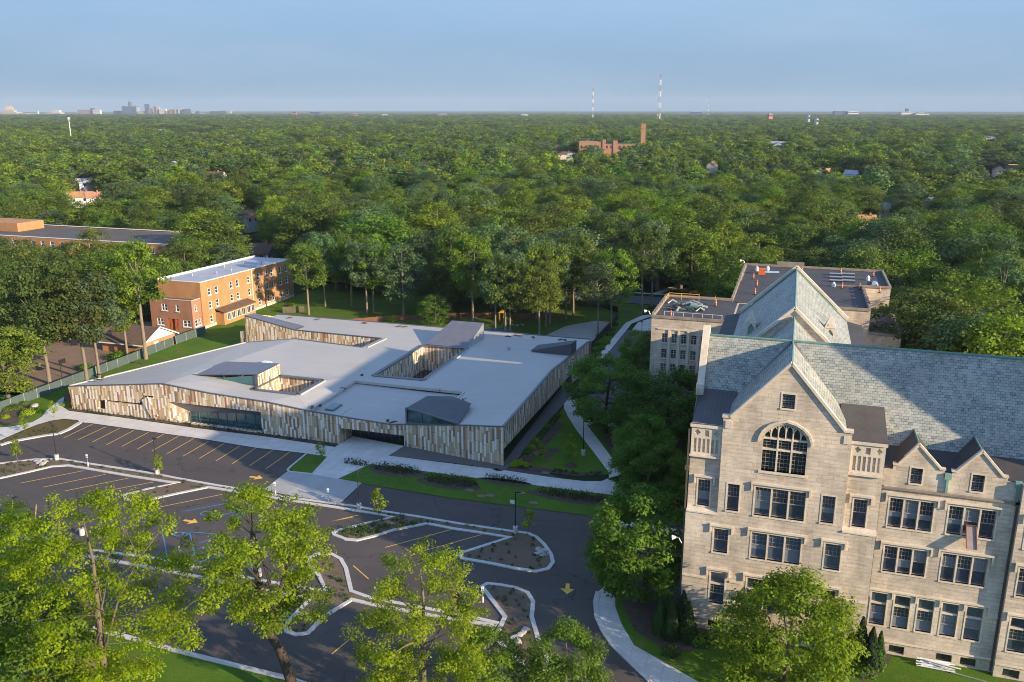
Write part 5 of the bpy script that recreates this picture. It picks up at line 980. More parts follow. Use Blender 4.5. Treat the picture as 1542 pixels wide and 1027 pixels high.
# ------------------------------------------------------------------ distant town
def house(u, v, ztop, w, d, rot, wm, rm, lab, chim=True):
    x, y = G(u, v, ztop); t = thing('house', lab, 'house', (x, y, 0), rot); h = ztop - 3.0
    a = MB(); a.box(-w / 2, w / 2, -d / 2, d / 2, 0, h, skip='bt')
    for s in (-1, 1): a.face([(s * w / 2, -d / 2 * s * -1 * -1, h), (s * w / 2, d / 2 * s, h), (s * w / 2, 0, ztop - .1)])
    local(a, 'wall', wm, t); a = MB()
    for s in (-1, 1):
        p = [(-w / 2 - .4, s * (d / 2 + .5), h - .3), (w / 2 + .4, s * (d / 2 + .5), h - .3), (w / 2 + .4, 0, ztop), (-w / 2 - .4, 0, ztop)]; a.face(p if s < 0 else p[::-1])
    ro = a; r_ = local(ro, 'roof', rm, t)
    if chim: a = MB(); a.box(w * .2, w * .2 + .8, -.9, -.1, h, ztop + .9); c = local(a, 'chimney', M['rbrick'], t)
    for k in range(2):
        a = MB(); a.box(-w * .3 + k * w * .45, -w * .3 + k * w * .45 + 1.3, -d / 2 - .05, -d / 2 + .02, h - 2.2, h - .7); local(a, 'window', M['glass'], t)
    return t, x, y, ztop
CLEAR = []
HS = [(122, 288, 9, 13, 9, .5, 'white', 'obrick', 'white house with tan gable roof in the left trees'), (99, 287, 8, 9, 8, -.6, 'white', 'galv', 'low white house left of the tan gabled one'), (140, 289, 8.5, 9, 8, .9, 'white', 'rbrick', 'white house with red roof beside the tan gable'), (130, 268, 10, 15, 9, 1.2, 'white', 'greyroof', 'pale blue grey house above the white gables'), (368, 316, 10, 9, 9, 1.5, 'white', 'rbrick', 'white gable end with red roof behind the lime tree'), (322, 258, 9, 16, 10, .2, 'trim', 'shingle', 'tan house with brown roof in a gap of trees'), (681, 284, 9.5, 9, 9, .3, 'rbrick', 'shingle', 'dark red house alone amid the middle canopy'), (394, 366, 8, 9, 9, .1, 'galv', 'shingle', 'grey blue house just behind the apartment block'),
      (645, 241, 9, 16, 9, .3, 'trim', 'shingle', 'cream house in the canopy left of the peach gable'), (730, 234, 10, 12, 9, 1.4, 'trim', 'obrick', 'peach gable house in the middle distance'), (655, 246, 8, 13, 8, -.2, 'white', 'greyroof', 'low white house just below the cream one'), (851, 228, 9, 18, 9, .2, 'trim', 'shingle', 'tan row house left of the brick tower building'), (838, 219, 9, 12, 9, .5, 'rbrick', 'shingle', 'red brown house left of the brick tower building'), (862, 231, 8, 10, 8, .1, 'white', 'greyroof', 'small white house below the brick building'), (1073, 243, 10, 9, 8, 1.4, 'trim', 'obrick', 'tan gabled house in the canopy right of centre'),
      (1405, 218, 9, 14, 9, .2, 'galv', 'tarroof', 'grey house with dark roof in the right distance'), (1416, 229, 9, 12, 9, -.4, 'galv', 'tarroof', 'dark roofed house at the end of a right hand gap'), (1478, 233, 9, 16, 9, .2, 'white', 'brownroof', 'house with dark brown roof near the right margin'), (1468, 240, 8, 9, 9, .5, 'white', 'tarroof', 'white house below the dark brown roof'), (1530, 247, 9, 13, 9, .3, 'trim', 'obrick', 'orange roofed house at the extreme right margin'), (1400, 296, 10, 9, 9, 1.3, 'white', 'galv', 'white and blue house between trunks on the right'), (1332, 304, 9, 9, 9, .3, 'trim', 'greyroof', 'pale house behind the leaning tan trunk'), (1302, 323, 8, 10, 8, .2, 'trim', 'obrick', 'orange tan house deep in the right canopy'), (1172, 213, 9, 30, 14, .2, 'white', 'greyroof', 'long white flat building in the right distance'), (1168, 219, 8, 16, 9, .2, 'galv', 'tarroof', 'dark roofed house below the long white building'), (75, 192, 9, 26, 12, .2, 'white', 'greyroof', 'pale long building in the left distance'), (245, 194, 9, 40, 14, .2, 'white', 'greyroof', 'low white warehouse in the left distance'), (290, 198, 9, 40, 14, .2, 'trim', 'brownroof', 'low tan warehouse in the left distance'), (500, 240, 9, 14, 9, .3, 'trim', 'shingle', 'tan house near the canopy middle left'), (1490, 205, 9, 30, 12, .2, 'white', 'greyroof', 'long pale roof far off at right')]
for u, v, zt, w, d, ro, wm, rm, lab in HS:
    t, x, y, z_ = house(u, v, zt, w, d, ro, M[wm], M[rm], lab); CLEAR.append((x, y, w * .6, .27))
def block(name, u0, u1, vt, D, mt, lab, cat='building', dep=None, steps=0, rows=5):
    """far building: box with window bands, at distance D along Y"""
    def at(u, v):
        d = _F + (u - 771) / 1300. * _rt - (v - 513.5) / 1300. * _U; k = D / d[1]; return d * k + np.array([0, 0, CAMH])
    p0, p1 = at(u0, vt), at(u1, vt); w = max(4, float(np.hypot(*(p1 - p0)[:2]))); h = max(12, float((p0[2] + p1[2]) / 2)); dep = dep or max(20, w * .5)
    t = thing(name, lab, cat, (float((p0[0] + p1[0]) / 2), float((p0[1] + p1[1]) / 2), 0), YAW)
    a = MB(); a.box(-w / 2, w / 2, -dep / 2, dep / 2, 0, h); local(a, 'wall', mt, t)
    a = MB(); n_ = rows
    for k in range(n_): z = h * (k + .35) / n_; a.box(-w / 2 * .94, w / 2 * .94, -dep / 2 - .3, -dep / 2 + .2, z, z + h / n_ * .38)
    local(a, 'window_band', M['glass'], t)
    a = MB(); a.box(-w * .2, w * .2, -dep * .2, dep * .2, h, h + max(2, h * .04)); local(a, 'roof', M['galv'], t)
    return t, w, h
cr, wh, gl_ = plain('cream_facade', (.46, .38, .29), .8, .15, .02), plain('white_facade', (.55, .53, .50), .8, .15, .02), plain('blue_tower', (.05, .085, .14), .4, .2, .02)
bk = plain('brown_facade', (.26, .15, .11), .8, .2, .02); cs = lambda x, y: (x / 3.855, 140 + y / 3.855)
SKY = [(4, 100, 112, cr, 'broad cream base block below the stepped tower at far left'), (100, 165, 118, cr, 'long low cream block right of the stepped tower'), (160, 215, 120, cr, 'low tan block on the far left skyline'), (215, 222, 104, wh, 'thin pale chimney like block on the left skyline'), (225, 290, 122, cr, 'low beige slab left of the pair of pale blocks'), (290, 355, 113, cr, 'broad pale block with small crown on the left skyline'), (308, 345, 100, wh, 'upper white block above the broad pale one'), (355, 460, 124, wh, 'long low white shed on the left skyline'), (462, 522, 97, bk, 'brown block with flat top on the left skyline'), (528, 546, 88, gl_, 'narrow blue block beside the brown one'), (546, 580, 97, wh, 'white block right of the narrow blue one'), (580, 660, 124, wh, 'low white strip before the dark glass cluster'), (662, 686, 104, gl_, 'first of the twin low blue blocks'), (688, 708, 104, gl_, 'second of the twin low blue blocks'),
       (785, 804, 82, wh, 'white slab touching the dark glass cluster'), (806, 838, 105, cr, 'cream low block right of the glass cluster'), (842, 862, 65, gl_, 'tall slim grey tower with spire near the cluster'), (862, 880, 90, bk, 'brown mid rise below the slim grey tower'), (893, 906, 78, bk, 'brown tower left of the twin tan tower'), (908, 925, 80, cr, 'tan tower paired with a brown one'), (930, 962, 92, wh, 'white mid rise right of the paired towers'), (966, 985, 104, cr, 'small cream block in the central skyline gap'), (986, 1010, 95, bk, 'brown mid rise in the middle of the skyline'), (1015, 1035, 97, cr, 'cream mid rise beside the brown one'), (1037, 1060, 90, wh, 'pale tall block left of the broad blue one'), (1066, 1100, 92, gl_, 'broad blue glass block on the right of downtown'), (1118, 1135, 112, wh, 'small white block right of the broad blue one'), (1142, 1152, 104, gl_, 'slim blue block on the right downtown fringe'), (1160, 1195, 120, wh, 'low pale block on the downtown fringe'), (1226, 1275, 106, gl_, 'wide blue grey block by itself right of downtown'), (1282, 1305, 103, gl_, 'taller blue block next to the wide one'), (1326, 1342, 102, cr, 'slim cream tower right of the blue pair'), (1385, 1405, 118, bk, 'small brown block toward the skyline end'), (1430, 1500, 126, wh, 'low white sheds at the skyline end')]
for x0, x1, yt, mt, lab in SKY:
    (u0, v), (u1, _) = cs(x0, yt), cs(x1, yt); block('tower_block', u0, u1, v, 7600, mt, lab, 'building', rows=9)
t, w, h = block('glass_towers', *[cs(x, 0)[0] for x in (722, 790)], cs(0, 78)[1], 7600, gl_, 'cluster of dark blue glass towers with tall central cylinder', 'skyscraper', rows=12)
a = MB(); hh = h + 30 * 7600 / 1375 / 3.855; a.tube([(w * .02, 0, 0), (w * .02, 0, hh)], w * .13, 12)
for s in (-.4, .42): a.tube([(w * s, 0, 0), (w * s, 0, h * 1.04)], w * .1, 12)
local(a, 'cylinder_tower', gl_, t); a = MB(); a.tube([(w * .02 - 6, 0, hh), (w * .02 - 6, 0, hh + 22)], 3, 6); local(a, 'mast', gl_, t)
t, w, h = block('stepped_tower', *[cs(x, 0)[0] for x in (30, 80)], cs(0, 97)[1], 7600, cr, 'stepped cream tower with pointed copper roof at far left', 'skyscraper', rows=8)
a = MB(); k = 7600 / 1375 / 3.855; a.box(-w * .33, w * .33, -14, 14, h, h + 20 * k); a.box(-w * .17, w * .17, -9, 9, h + 20 * k, h + 30 * k); local(a, 'upper_tier', cr, t); a = MB(); q4 = [(-w * .17, -9), (w * .17, -9), (w * .17, 9), (-w * .17, 9)]
for i in range(4): a.face([(*q4[i], h + 30 * k), (*q4[(i + 1) % 4], h + 30 * k), (0, 0, h + 44 * k)])
local(a, 'spire', bk, t)
for u0, u1, v, D, mt, lab in ((440, 446, 167.5, 5200, bk, 'lone reddish tower block left of centre on the horizon'), (468, 481, 168.5, 5600, gl_, 'lone blue grey block left of centre on the horizon'), (531, 538, 171, 5000, bk, 'small pink block on the horizon near centre'), (576, 583, 172.5, 5000, wh, 'tiny white block on the horizon near centre'), (660, 672, 171.5, 5600, wh, 'white shed row on the central horizon'), (785, 795, 172, 5600, wh, 'tiny white shed right of the central horizon'), (1157, 1163, 171.5, 3400, plain('salmon_facade', (.55, .25, .16), .8), 'salmon block on the horizon right of the masts'), (1216, 1218.5, 174, 2600, wh, 'slim white tank tower in the right distance'), (1228, 1231, 179, 2400, wh, 'squat white tower beside the slim one'), (1040, 1056, 168.5, 7000, gl_, 'grey plant building on the horizon past the tall mast'), (1255, 1275, 167, 7000, gl_, 'grey steelworks hump on the right horizon'), (1276, 1292, 168, 7000, wh, 'pale works shed on the right horizon'), (1355, 1376, 168.5, 7000, wh, 'long pale works at the far right horizon'), (1364, 1368, 163.5, 7000, gl_, 'dark stack block above the far right works'), (1376, 1398, 170, 7000, wh, 'flat pale shed ending the far right works')):
    block('far_building', u0, u1, v, D, mt, lab, rows=3)
def mast(u, vb, vt, w0, w1, lab, two=False, D=None):
    D = D or 40 * 1346 / (vb - 165.5); d = _F + (u - 771) / 1300. * _rt - (vt - 513.5) / 1300. * _U; k = D / float(d @ _fw); p = d * k + np.array([0, 0, CAMH]); H_ = float(p[2])
    t = thing('radio_mast', lab, 'radio mast', (float(p[0]), float(p[1]), 0), YAW); a, c, g = MB(), MB(), MB(); n_ = 9
    for i in range(n_):
        z0, z1 = H_ * i / n_ * .94, H_ * (i + 1) / n_ * .94; r0, r1 = w0 + (w1 - w0) * i / n_, w0 + (w1 - w0) * (i + 1) / n_; m_ = a if i % 2 else c
        for th in (0.5, 2.6, 4.7):
            m_.bar((r0 * math.cos(th), r0 * math.sin(th), z0), (r1 * math.cos(th), r1 * math.sin(th), z1), .7, .7, (0, 1, 0)); m_.bar((r0 * math.cos(th), r0 * math.sin(th), z0), (r1 * math.cos(th + 2.1), r1 * math.sin(th + 2.1), z1), .5, .5, (0, 1, 0))
    g.tube([(0, 0, H_ * .93), (0, 0, H_)], .9, 6); local(a, 'white_section', M['white'], t); local(c, 'red_section', M['rbrick'], t); local(g, 'antenna', M['galv'], t)
mast(995.5, 181.5, 106, 9, 2.2, 'tall red and white lattice mast on the horizon'); mast(893.5, 176, 129, 3.5, 2.5, 'thinner red and white mast left of the tall one', D=4200); mast(1068, 171, 144, 1.8, 1.5, 'faint slender grey mast right of the tall one', D=6000)
t = thing('cell_tower', 'pale monopole with antenna ring above the left trees', 'cell tower', (*G(107, 207, 14), 0)); a = MB(); a.tube([(0, 0, 0), (0, 0, 44)], [.9, .45], 8); local(a, 'pole', M['white'], t); a = MB(); a.tube([(0, 0, 41), (0, 0, 42)], 2.2, 9); a.tube([(0, 0, 43.4), (0, 0, 44.2)], 1.6, 9); local(a, 'antenna', M['white'], t)
# brick building with chimney tower in the mid distance
D = 1000.
def atD(u, v, D=D):
    d = _F + (u - 771) / 1300. * _rt - (v - 513.5) / 1300. * _U; return d * (D / d[1]) + np.array([0, 0, CAMH])
p0, p1 = atD(874, 214), atD(965, 218); cx, cy = (p0[0] + p1[0]) / 2, (p0[1] + p1[1]) / 2; w = float(np.hypot(*(p1 - p0)[:2])); h = float(p0[2])
t = thing('brick_hall', 'long red brick hall with tall square chimney tower in the canopy', 'building', (float(cx), float(cy), 0), YAW * .6); a = MB(); a.box(-w / 2, -w * .1, -14, 14, 0, h + 1); a.box(-w * .1, w / 2, -11, 14, 0, h - 1.5); a.box(-w * .12, -w * .08, -15, 14, 0, h + 3); a.box(w * .05, w * .12, -12, 0, 0, h + 2.2); local(a, 'wall', M['rbrick'], t)
a = MB(); a.box(-w / 2 - .5, w / 2, -11, 15, h - 1.4, h - 1.0); local(a, 'roof', M['brownroof'], t)
a = MB(); ht = float(atD(967, 186)[2]); a.box(w / 2 - 1, w / 2 + 4, -14, -9, 0, ht); a.box(w / 2 - 1.5, w / 2 + 4.5, -14.5, -8.5, ht - 5, ht - 4); local(a, 'tower', M['rbrick'], t)
for k in range(14):
    a = MB(); x = -w * .47 + k * w * .068; a.box(x, x + 1.8, -14.2 if x < -w * .12 else -11.2, -10.8, h - 6, h - 3); local(a, 'window', M['glass'], t)
CLEAR.append((cx, cy, w * .5, .10))
# more house roofs glimpsed between the crowns, copies of four small houses
protos = []
for i, (wm, rm) in enumerate((('white', 'greyroof'), ('trim', 'shingle'), ('white', 'tarroof'), ('trim', 'obrick'))):
    t, x, y, z_ = house(200 + 300 * i, 236, 9, 11, 8.5, .4 * i, M[wm], M[rm], 'pale house glimpsed between the far crowns', False); t['group'] = 'small houses glimpsed in the far canopy'; protos.append(t); CLEAR.append((x, y, 7, .22))
rh = random.Random(21)
for i in range(46):
    u, v = rh.uniform(10, 1530), 190 + 95 * rh.random() ** 1.6
    x, y = G(u, v, 9); copy_tree(protos[i % 4], (x, y, 0), rh.uniform(0, 3.1)); CLEAR.append((x, y, 7, .2 if v > 205 else .1))
pole0 = None
for u, v, h_, lab in ((337, 400, 12, 'wooden utility pole behind the apartment roof'), (373, 385, 13, 'wooden utility pole at the far end of the apartment roof'), (291, 400, 18, 'tall bare pole left of the apartment roof')):
    x, y = G(u, v, 2); y += 12; t = thing('utility_pole', lab, 'utility pole', (x, y, 0)); a = MB(); a.tube([(0, 0, 0), (0, 0, h_)], [.2, .14], 7); local(a, 'pole', M['galv'], t); a = MB(); a.bar((-1.1, 0, h_ - .8), (1.1, 0, h_ - .8), .12, .12); local(a, 'crossarm', M['bark'], t)
# ------------------------------------------------------------------ trees and plants
def leaf_mesh(name, C_, N_, ls, mat, rs, aspect=.55, face=None):
    """leaf-sized diamonds at points C_ facing roughly N_"""
    n = len(C_); rv = rs.normal(size=(n, 3)); N_ = N_ / np.maximum(np.linalg.norm(N_, axis=1, keepdims=True), 1e-6)
    T = np.cross(N_, rv); T /= np.maximum(np.linalg.norm(T, axis=1, keepdims=True), 1e-6); B = np.cross(N_, T)
    s = (ls * rs.uniform(.45, 1.5, n))[:, None]
    V = np.stack([C_ - T * s * .5, C_ - B * s * .5 * aspect + N_ * s * .06, C_ + T * s * .5, C_ + B * s * .5 * aspect + N_ * s * .06], 1).reshape(-1, 3).astype(np.float32)
    me = bpy.data.meshes.new(name); me.vertices.add(4 * n); me.loops.add(4 * n); me.polygons.add(n)
    me.vertices.foreach_set('co', V.ravel()); me.loops.foreach_set('vertex_index', np.arange(4 * n, dtype=np.int32))
    me.polygons.foreach_set('loop_start', np.arange(0, 4 * n, 4, dtype=np.int32)); me.polygons.foreach_set('loop_total', np.full(n, 4, dtype=np.int32))
    at = me.attributes.new('rnd', 'FLOAT', 'FACE'); at.data.foreach_set('value', rs.uniform(0, 1, n).astype(np.float32) if face is None else face.astype(np.float32))
    me.materials.append(mat); me.update(); me.validate(); return me
def crown(name, seed, rad, z0, z1, nclump, nleaf, ls, rc, mat, flat=.75, top=.55, lobes=.22, inner=.45, shift=(0, 0)):
    """clumps of leaves through the crown's volume; rad = widest radius, top = height fraction of the widest part"""
    rs = np.random.RandomState(seed); t = rs.uniform(0, 1, nclump * 3); th = rs.uniform(0, 2 * np.pi, nclump * 3)
    prof = np.where(t < top, np.sqrt(np.maximum(0, 1 - ((top - t) / top) ** 2)) * .92 + .08, np.sqrt(np.maximum(0, 1 - ((t - top) / (1 - top)) ** 2)))
    keep = rs.uniform(0, 1, len(t)) < prof + .12; t, th, prof = t[keep][:nclump], th[keep][:nclump], prof[keep][:nclump]
    ph = rs.uniform(0, 6.28, 4); lob = 1 + lobes * (np.sin(2 * th + ph[0] + 2 * t) + .7 * np.sin(3 * th + ph[1] - 3 * t)) * .7
    r = rad * prof * lob * rs.uniform(inner, 1, len(t)) ** .6
    Cc = np.stack([r * np.cos(th), r * np.sin(th), z0 + (z1 - z0) * t], 1); k = len(Cc); Cc[:, :2] += np.array(shift) * (Cc[:, 2:3] / z1)
    cr_ = rc * rs.uniform(.5, 1.5, k); ci = rs.choice(k, nleaf, p=cr_ ** 2 / (cr_ ** 2).sum())
    d = rs.normal(size=(nleaf, 3)); d /= np.linalg.norm(d, axis=1, keepdims=True); d[:, 2] = np.where(d[:, 2] < 0, d[:, 2] * .55, d[:, 2])
    off = d * (cr_[ci] * rs.uniform(.3, 1.25, nleaf) ** .8)[:, None]; off[:, 2] *= flat
    P = Cc[ci] + off; N = d * .8 + np.array([0, 0, .45]) + rs.normal(size=(nleaf, 3)) * .45
    hue = np.clip(rs.uniform(0, 1, k)[ci] * .75 + rs.uniform(0, .3, nleaf), 0, 1)
    return leaf_mesh(name, P, N, ls, mat, rs, face=hue), Cc
def trunk_mesh(name, seed, H_, r0, targets, mat, fork=.45, lean=(0, 0), nlimb=9, r_end=.04):
    rs = random.Random(seed); b_ = MB(); zf = H_ * fork
    path = [(0, 0, -.3), (lean[0] * .1, lean[1] * .1, zf * .35), (lean[0] * .45 + rs.uniform(-.2, .2), lean[1] * .45, zf * .75), (lean[0] * .8, lean[1] * .8, zf), (lean[0] + rs.uniform(-.6, .6), lean[1] + rs.uniform(-.6, .6), H_ * .72), (lean[0], lean[1], H_ * .9)]
    b_.tube(path, [r0 * 1.25, r0, r0 * .88, r0 * .72, r0 * .35, r_end], 9, 0, False)
    tg = sorted(targets.tolist(), key=lambda p: rs.random())[:nlimb]
    mains = []
    for k_, p in enumerate(tg):
        if k_ >= 8 and mains:      # lesser branches leave the nearest main limb
            e = Vector(p); s = min((q for m_ in mains for q in m_), key=lambda q: (q - e).length + max(0, q.z - e.z) * 1.5); m1 = s.lerp(e, .5) + Vector((rs.uniform(-.25, .25), rs.uniform(-.25, .25), .2))
            rr_ = r0 * rs.uniform(.09, .16); b_.tube([s, m1, e], [rr_, rr_ * .7, r_end * .5], 5, 0, False); continue
        zs = min(zf * rs.uniform(.9, 1.7), p[2] - .5); f = min(1, zs / H_); s = Vector((lean[0] * f, lean[1] * f, zs)); e = Vector(p); m1 = s.lerp(e, .45) + Vector((rs.uniform(-.3, .3), rs.uniform(-.3, .3), .25 * (e - s).length * rs.uniform(.1, .5)))
        rr_ = r0 * rs.uniform(.25, .45); mains.append([s.lerp(m1, .7), m1, m1.lerp(e, .3), m1.lerp(e, .6) + Vector((0, 0, .15)), e]); b_.tube([s, s.lerp(m1, .5), m1, m1.lerp(e, .6) + Vector((0, 0, .15)), e], [rr_, rr_ * .8, rr_ * .6, rr_ * .35, r_end * .7], 6, 0, False)
    me = b_.build(name, mat, None, True); d_ = me.data; bpy.data.objects.remove(me); return d_
def tree(name, label, x, y, cm, tm, rz=0, s=(1, 1, 1), group=None, cat='tree'):
    t = thing(name, label, cat, (x, y, 0), rz, group); t.scale = s
    for nm, me in (('trunk', tm), ('crown', cm)):
        o = bpy.data.objects.new(nm, me); COL.objects.link(o); o.parent = t
    return t
# prototypes: (crown mesh, trunk mesh, height, radius)
def proto(nm, seed, H_, rad, zlo, nclump, nleaf, ls, rc, mat, bark, fork=.4, top=.5, lobes=.22, r0=.38, nlimb=9, **k):
    cm, cc = crown(nm, seed, rad, H_ * zlo, H_ * .97, nclump, nleaf, ls, rc, mat, top=top, lobes=lobes, **k); tm = trunk_mesh(nm + '_trunk', seed, H_, r0, cc, bark, fork, lean=k.get('shift', (0, 0)), nlimb=nlimb); return (cm, tm, H_, rad)
MID = [proto('oak', 11, 20, 6.2, .13, 118, 10500, 0.51, 1.55, M['lf_mid'], M['bark']), proto('ash', 12, 21, 5.6, .18, 102, 9300, 0.49, 1.5, M['lf_mid'], M['bark'], top=.6), proto('elm', 13, 19, 6.8, .12, 131, 11100, 0.52, 1.6, M['lf_mid'], M['bark'], lobes=.32),
       proto('poplar', 14, 21, 5.2, .2, 102, 9300, 0.49, 1.35, M['lf_blue'], M['pbark'], top=.55), proto('linden', 15, 19, 6.0, .1, 118, 10500, 0.49, 1.5, M['lf_dark'], M['bark']), proto('hickory', 16, 22, 5.8, .16, 97, 9300, 0.49, 1.6, M['lf_mid'], M['pbark'], lobes=.35), proto('silver', 17, 20, 6.2, .13, 118, 10200, 0.49, 1.5, M['lf_blue'], M['pbark'])]
TALL = [proto('cottonwood', 21, 22, 5.8, .34, 80, 9000, .50, 1.35, M['lf_mid'], M['pbark'], fork=.5, top=.5, lobes=.35, r0=.30), proto('tall_oak', 22, 22, 6.6, .30, 90, 10000, .52, 1.5, M['lf_mid'], M['pbark'], fork=.42, lobes=.4, r0=.32), proto('tall_ash', 23, 22, 5.4, .36, 72, 8200, .5, 1.3, M['lf_blue'], M['pbark'], fork=.55, lobes=.3, r0=.26)]
TALL.append(proto('high_oak', 24, 22, 5.6, .50, 60, 7600, .5, 1.45, M['lf_mid'], M['pbark'], fork=.5, lobes=.4, r0=.34))
LOW = [proto('far_oak', 31, 19, 6.4, .15, 40, 1500, 1.25, 1.9, M['lf_mid'], M['bark'], nlimb=2), proto('far_ash', 32, 20, 6.0, .2, 36, 1400, 1.2, 1.8, M['lf_mid'], M['bark'], nlimb=2), proto('far_elm', 33, 18, 7.0, .15, 46, 1700, 1.3, 1.9, M['lf_mid'], M['bark'], nlimb=2, lobes=.3), proto('far_poplar', 34, 20, 5.6, .2, 34, 1300, 1.2, 1.7, M['lf_blue'], M['bark'], nlimb=2), proto('far_linden', 35, 18, 6.2, .15, 40, 1500, 1.25, 1.9, M['lf_dark'], M['bark'], nlimb=2)]
USED = []
def put(q, h, kind, label, r=None, name='broadleaf_tree', group=None, world=None, rz=None):
    x, y = world if world else G(*q); cm, tm, H_, rad = kind; s = h / H_; sr = (r / rad) if r else s
    USED.append((x, y, rad * sr)); return tree(name, label, x, y, cm, tm, (x * 7.3 + y * 3.1) % 6.28 if rz is None else rz, (sr, sr, s), group)
# trees one can point to
for q, h, k, r, lab in [
 ((75, 578), 27, TALL[1], 7.5, 'tall tree with pale leaning trunk beside the hoop yard fence'), ((131, 572), 24, TALL[0], 6.5, 'tree with two pale stems by the green screened fence'), ((150, 569), 23, TALL[2], 5.5, 'slimmer stemmed tree just right of the twin pale stems'), ((192, 536), 18, TALL[0], 5.0, 'tree with thin trunk before the gabled hall roof'), ((220, 541), 27, TALL[3], 6.4, 'tall open tree with thick trunk before the entrance wing'),
 ((14, 607), 16, MID[0], 6.0, 'leafy tree at the left margin behind the screened fence'), ((30, 560), 24, MID[2], 7.5, 'large broad tree at the left margin above the dirt yard'), ((105, 515), 23, MID[1], 7.0, 'broad tree behind the hoop on the dirt yard'), ((8, 515), 22, MID[4], 7.0, 'dark tree at the far left behind the yard'), ((60, 490), 21, MID[2], 7, 'rounded tree before the long brick schoolhouse'), ((150, 440), 20, MID[1], 6, 'tree in front of the long orange wall behind the yard'),
 ((465, 474), 21, TALL[0], 5.5, 'tree with two pale diverging stems behind the apartment lawn'), ((490, 462), 22, TALL[2], 5, 'slim tree right of the diverging pale stems'), ((530, 460), 23, TALL[1], 6, 'tall tree above the play garden gravel'), ((553, 473), 22, TALL[2], 5.2, 'pale barked tree standing in the round play bed'), ((563, 470), 23, TALL[1], 5.6, 'dark stemmed tree beside the round play bed'), ((608, 476), 20, MID[3], 5.4, 'bluish tree beside the blue play surface'), ((656, 494), 9, MID[4], 3.6, 'small dark tree close behind the school roof edge'), ((640, 462), 22, MID[6], 6.2, 'silvery tree behind the small dark one'),
 ((712, 483), 25, TALL[1], 6.6, 'tall forked tree behind the metal roof monitor'), ((680, 466), 24, MID[4], 6.4, 'dark tree left of the tall forked trunk'), ((746, 500), 19, TALL[2], 4.4, 'first slim tree on the bright back lawn'), ((761, 502), 20, TALL[0], 4.8, 'second slim tree on the bright back lawn with white bark'), ((768, 500), 22, TALL[2], 4.6, 'third slim tree on the bright back lawn'), ((812, 505), 20, TALL[1], 5.4, 'leaning pale tree at the tip of the back bed'), ((822, 492), 23, TALL[0], 5.6, 'tree with thick trunk inside the round back bed'), ((828, 489), 23, TALL[2], 5, 'slim tree inside the round back bed'),
 ((852, 480), 22, TALL[0], 5.0, 'pale leaning tree left of the back path'), ((863, 476), 24, TALL[1], 5.8, 'straight brown barked tree beyond the back path'), ((900, 503), 19, TALL[2], 4.4, 'dark slim tree beside the black fence'), ((920, 493), 22, TALL[1], 5.2, 'straight pale tree beside the black fence'), ((966, 468), 25, TALL[0], 5.6, 'leaning tree beside the street lawn'), ((981, 461), 26, TALL[2], 5.4, 'dark straight tree beside the street lawn'), ((808, 480), 23, MID[6], 6.2, 'silvery crowned tree over the wooden board fence'), ((775, 470), 24, MID[3], 6.0, 'bluish crowned tree over the yellow play tower'), ((740, 465), 25, MID[6], 6.4, 'broad silver green tree above the metal roof monitor'),
 ((1430, 545), 21, MID[2], 8.2, 'bright spreading tree right of the low stone roof'), ((1490, 590), 15, MID[1], 6.5, 'lower sunny tree behind the right slate ridge'), ((1395, 560), 14, MID[0], 5, 'small sunlit tree against the low stone wall'), ((1060, 452), 9, MID[1], 3.2, 'pale small tree at the rear wing parapet'), ((1085, 450), 9, MID[0], 3.4, 'yellow green small tree at the rear wing parapet')]:
    put(q, h, k, lab, r)
# nearer trees with finer leaves
NEAR_D = proto('shade_tree', 41, 14, 6.2, .14, 140, 23000, .36, 1.2, M['lf_dark'], M['dbark'], r0=.3, lobes=.3); NEAR_M = proto('maple', 42, 14.5, 5.4, .10, 150, 26000, .36, 1.05, M['lf_maple'], M['bark'], r0=.26, top=.45, lobes=.12, inner=.55); NEAR_S = proto('green_tree', 43, 12, 5.6, .06, 150, 26000, .30, 1.05, M['lf_green'], M['bark'], r0=.22, top=.4, lobes=.16)
put((912, 652), 14.2, NEAR_D, 'dark spreading tree beside the school overhang path', 7.4); put((1003, 668), 13.5, NEAR_D, 'dark low tree between the path and stone gable', 6.8); put((975, 755), 9.5, NEAR_M, 'dark blue green tree squeezed behind the maple', 5.4); put((972, 728), 11, NEAR_M, 'sunlit tree top at the left stone corner', 4.6); put((957, 906), 14.2, NEAR_M, 'full maple standing on the curved kerb lawn', 5.6); put((1180, 1042), 12.3, NEAR_S, 'round green tree in front of the stone gable windows', 6.2); put((990, 600), 15, NEAR_D, 'dark tree in the service yard shade', 5.6); put((960, 575), 11, NEAR_D, 'smaller dark tree at the yard kerb', 4.2)
for i, x_ in enumerate((-296, -283, -271, -258, -247, -236, -224, -212, -203)):
    k_ = MID[i % 6]; put(None, 13.6 + (i * 37 % 10) * .22, k_, 'leafy tree standing before the long brick schoolhouse', 6.8, group='trees before the long brick schoolhouse', world=(x_, 208 + (i * 53 % 7)))
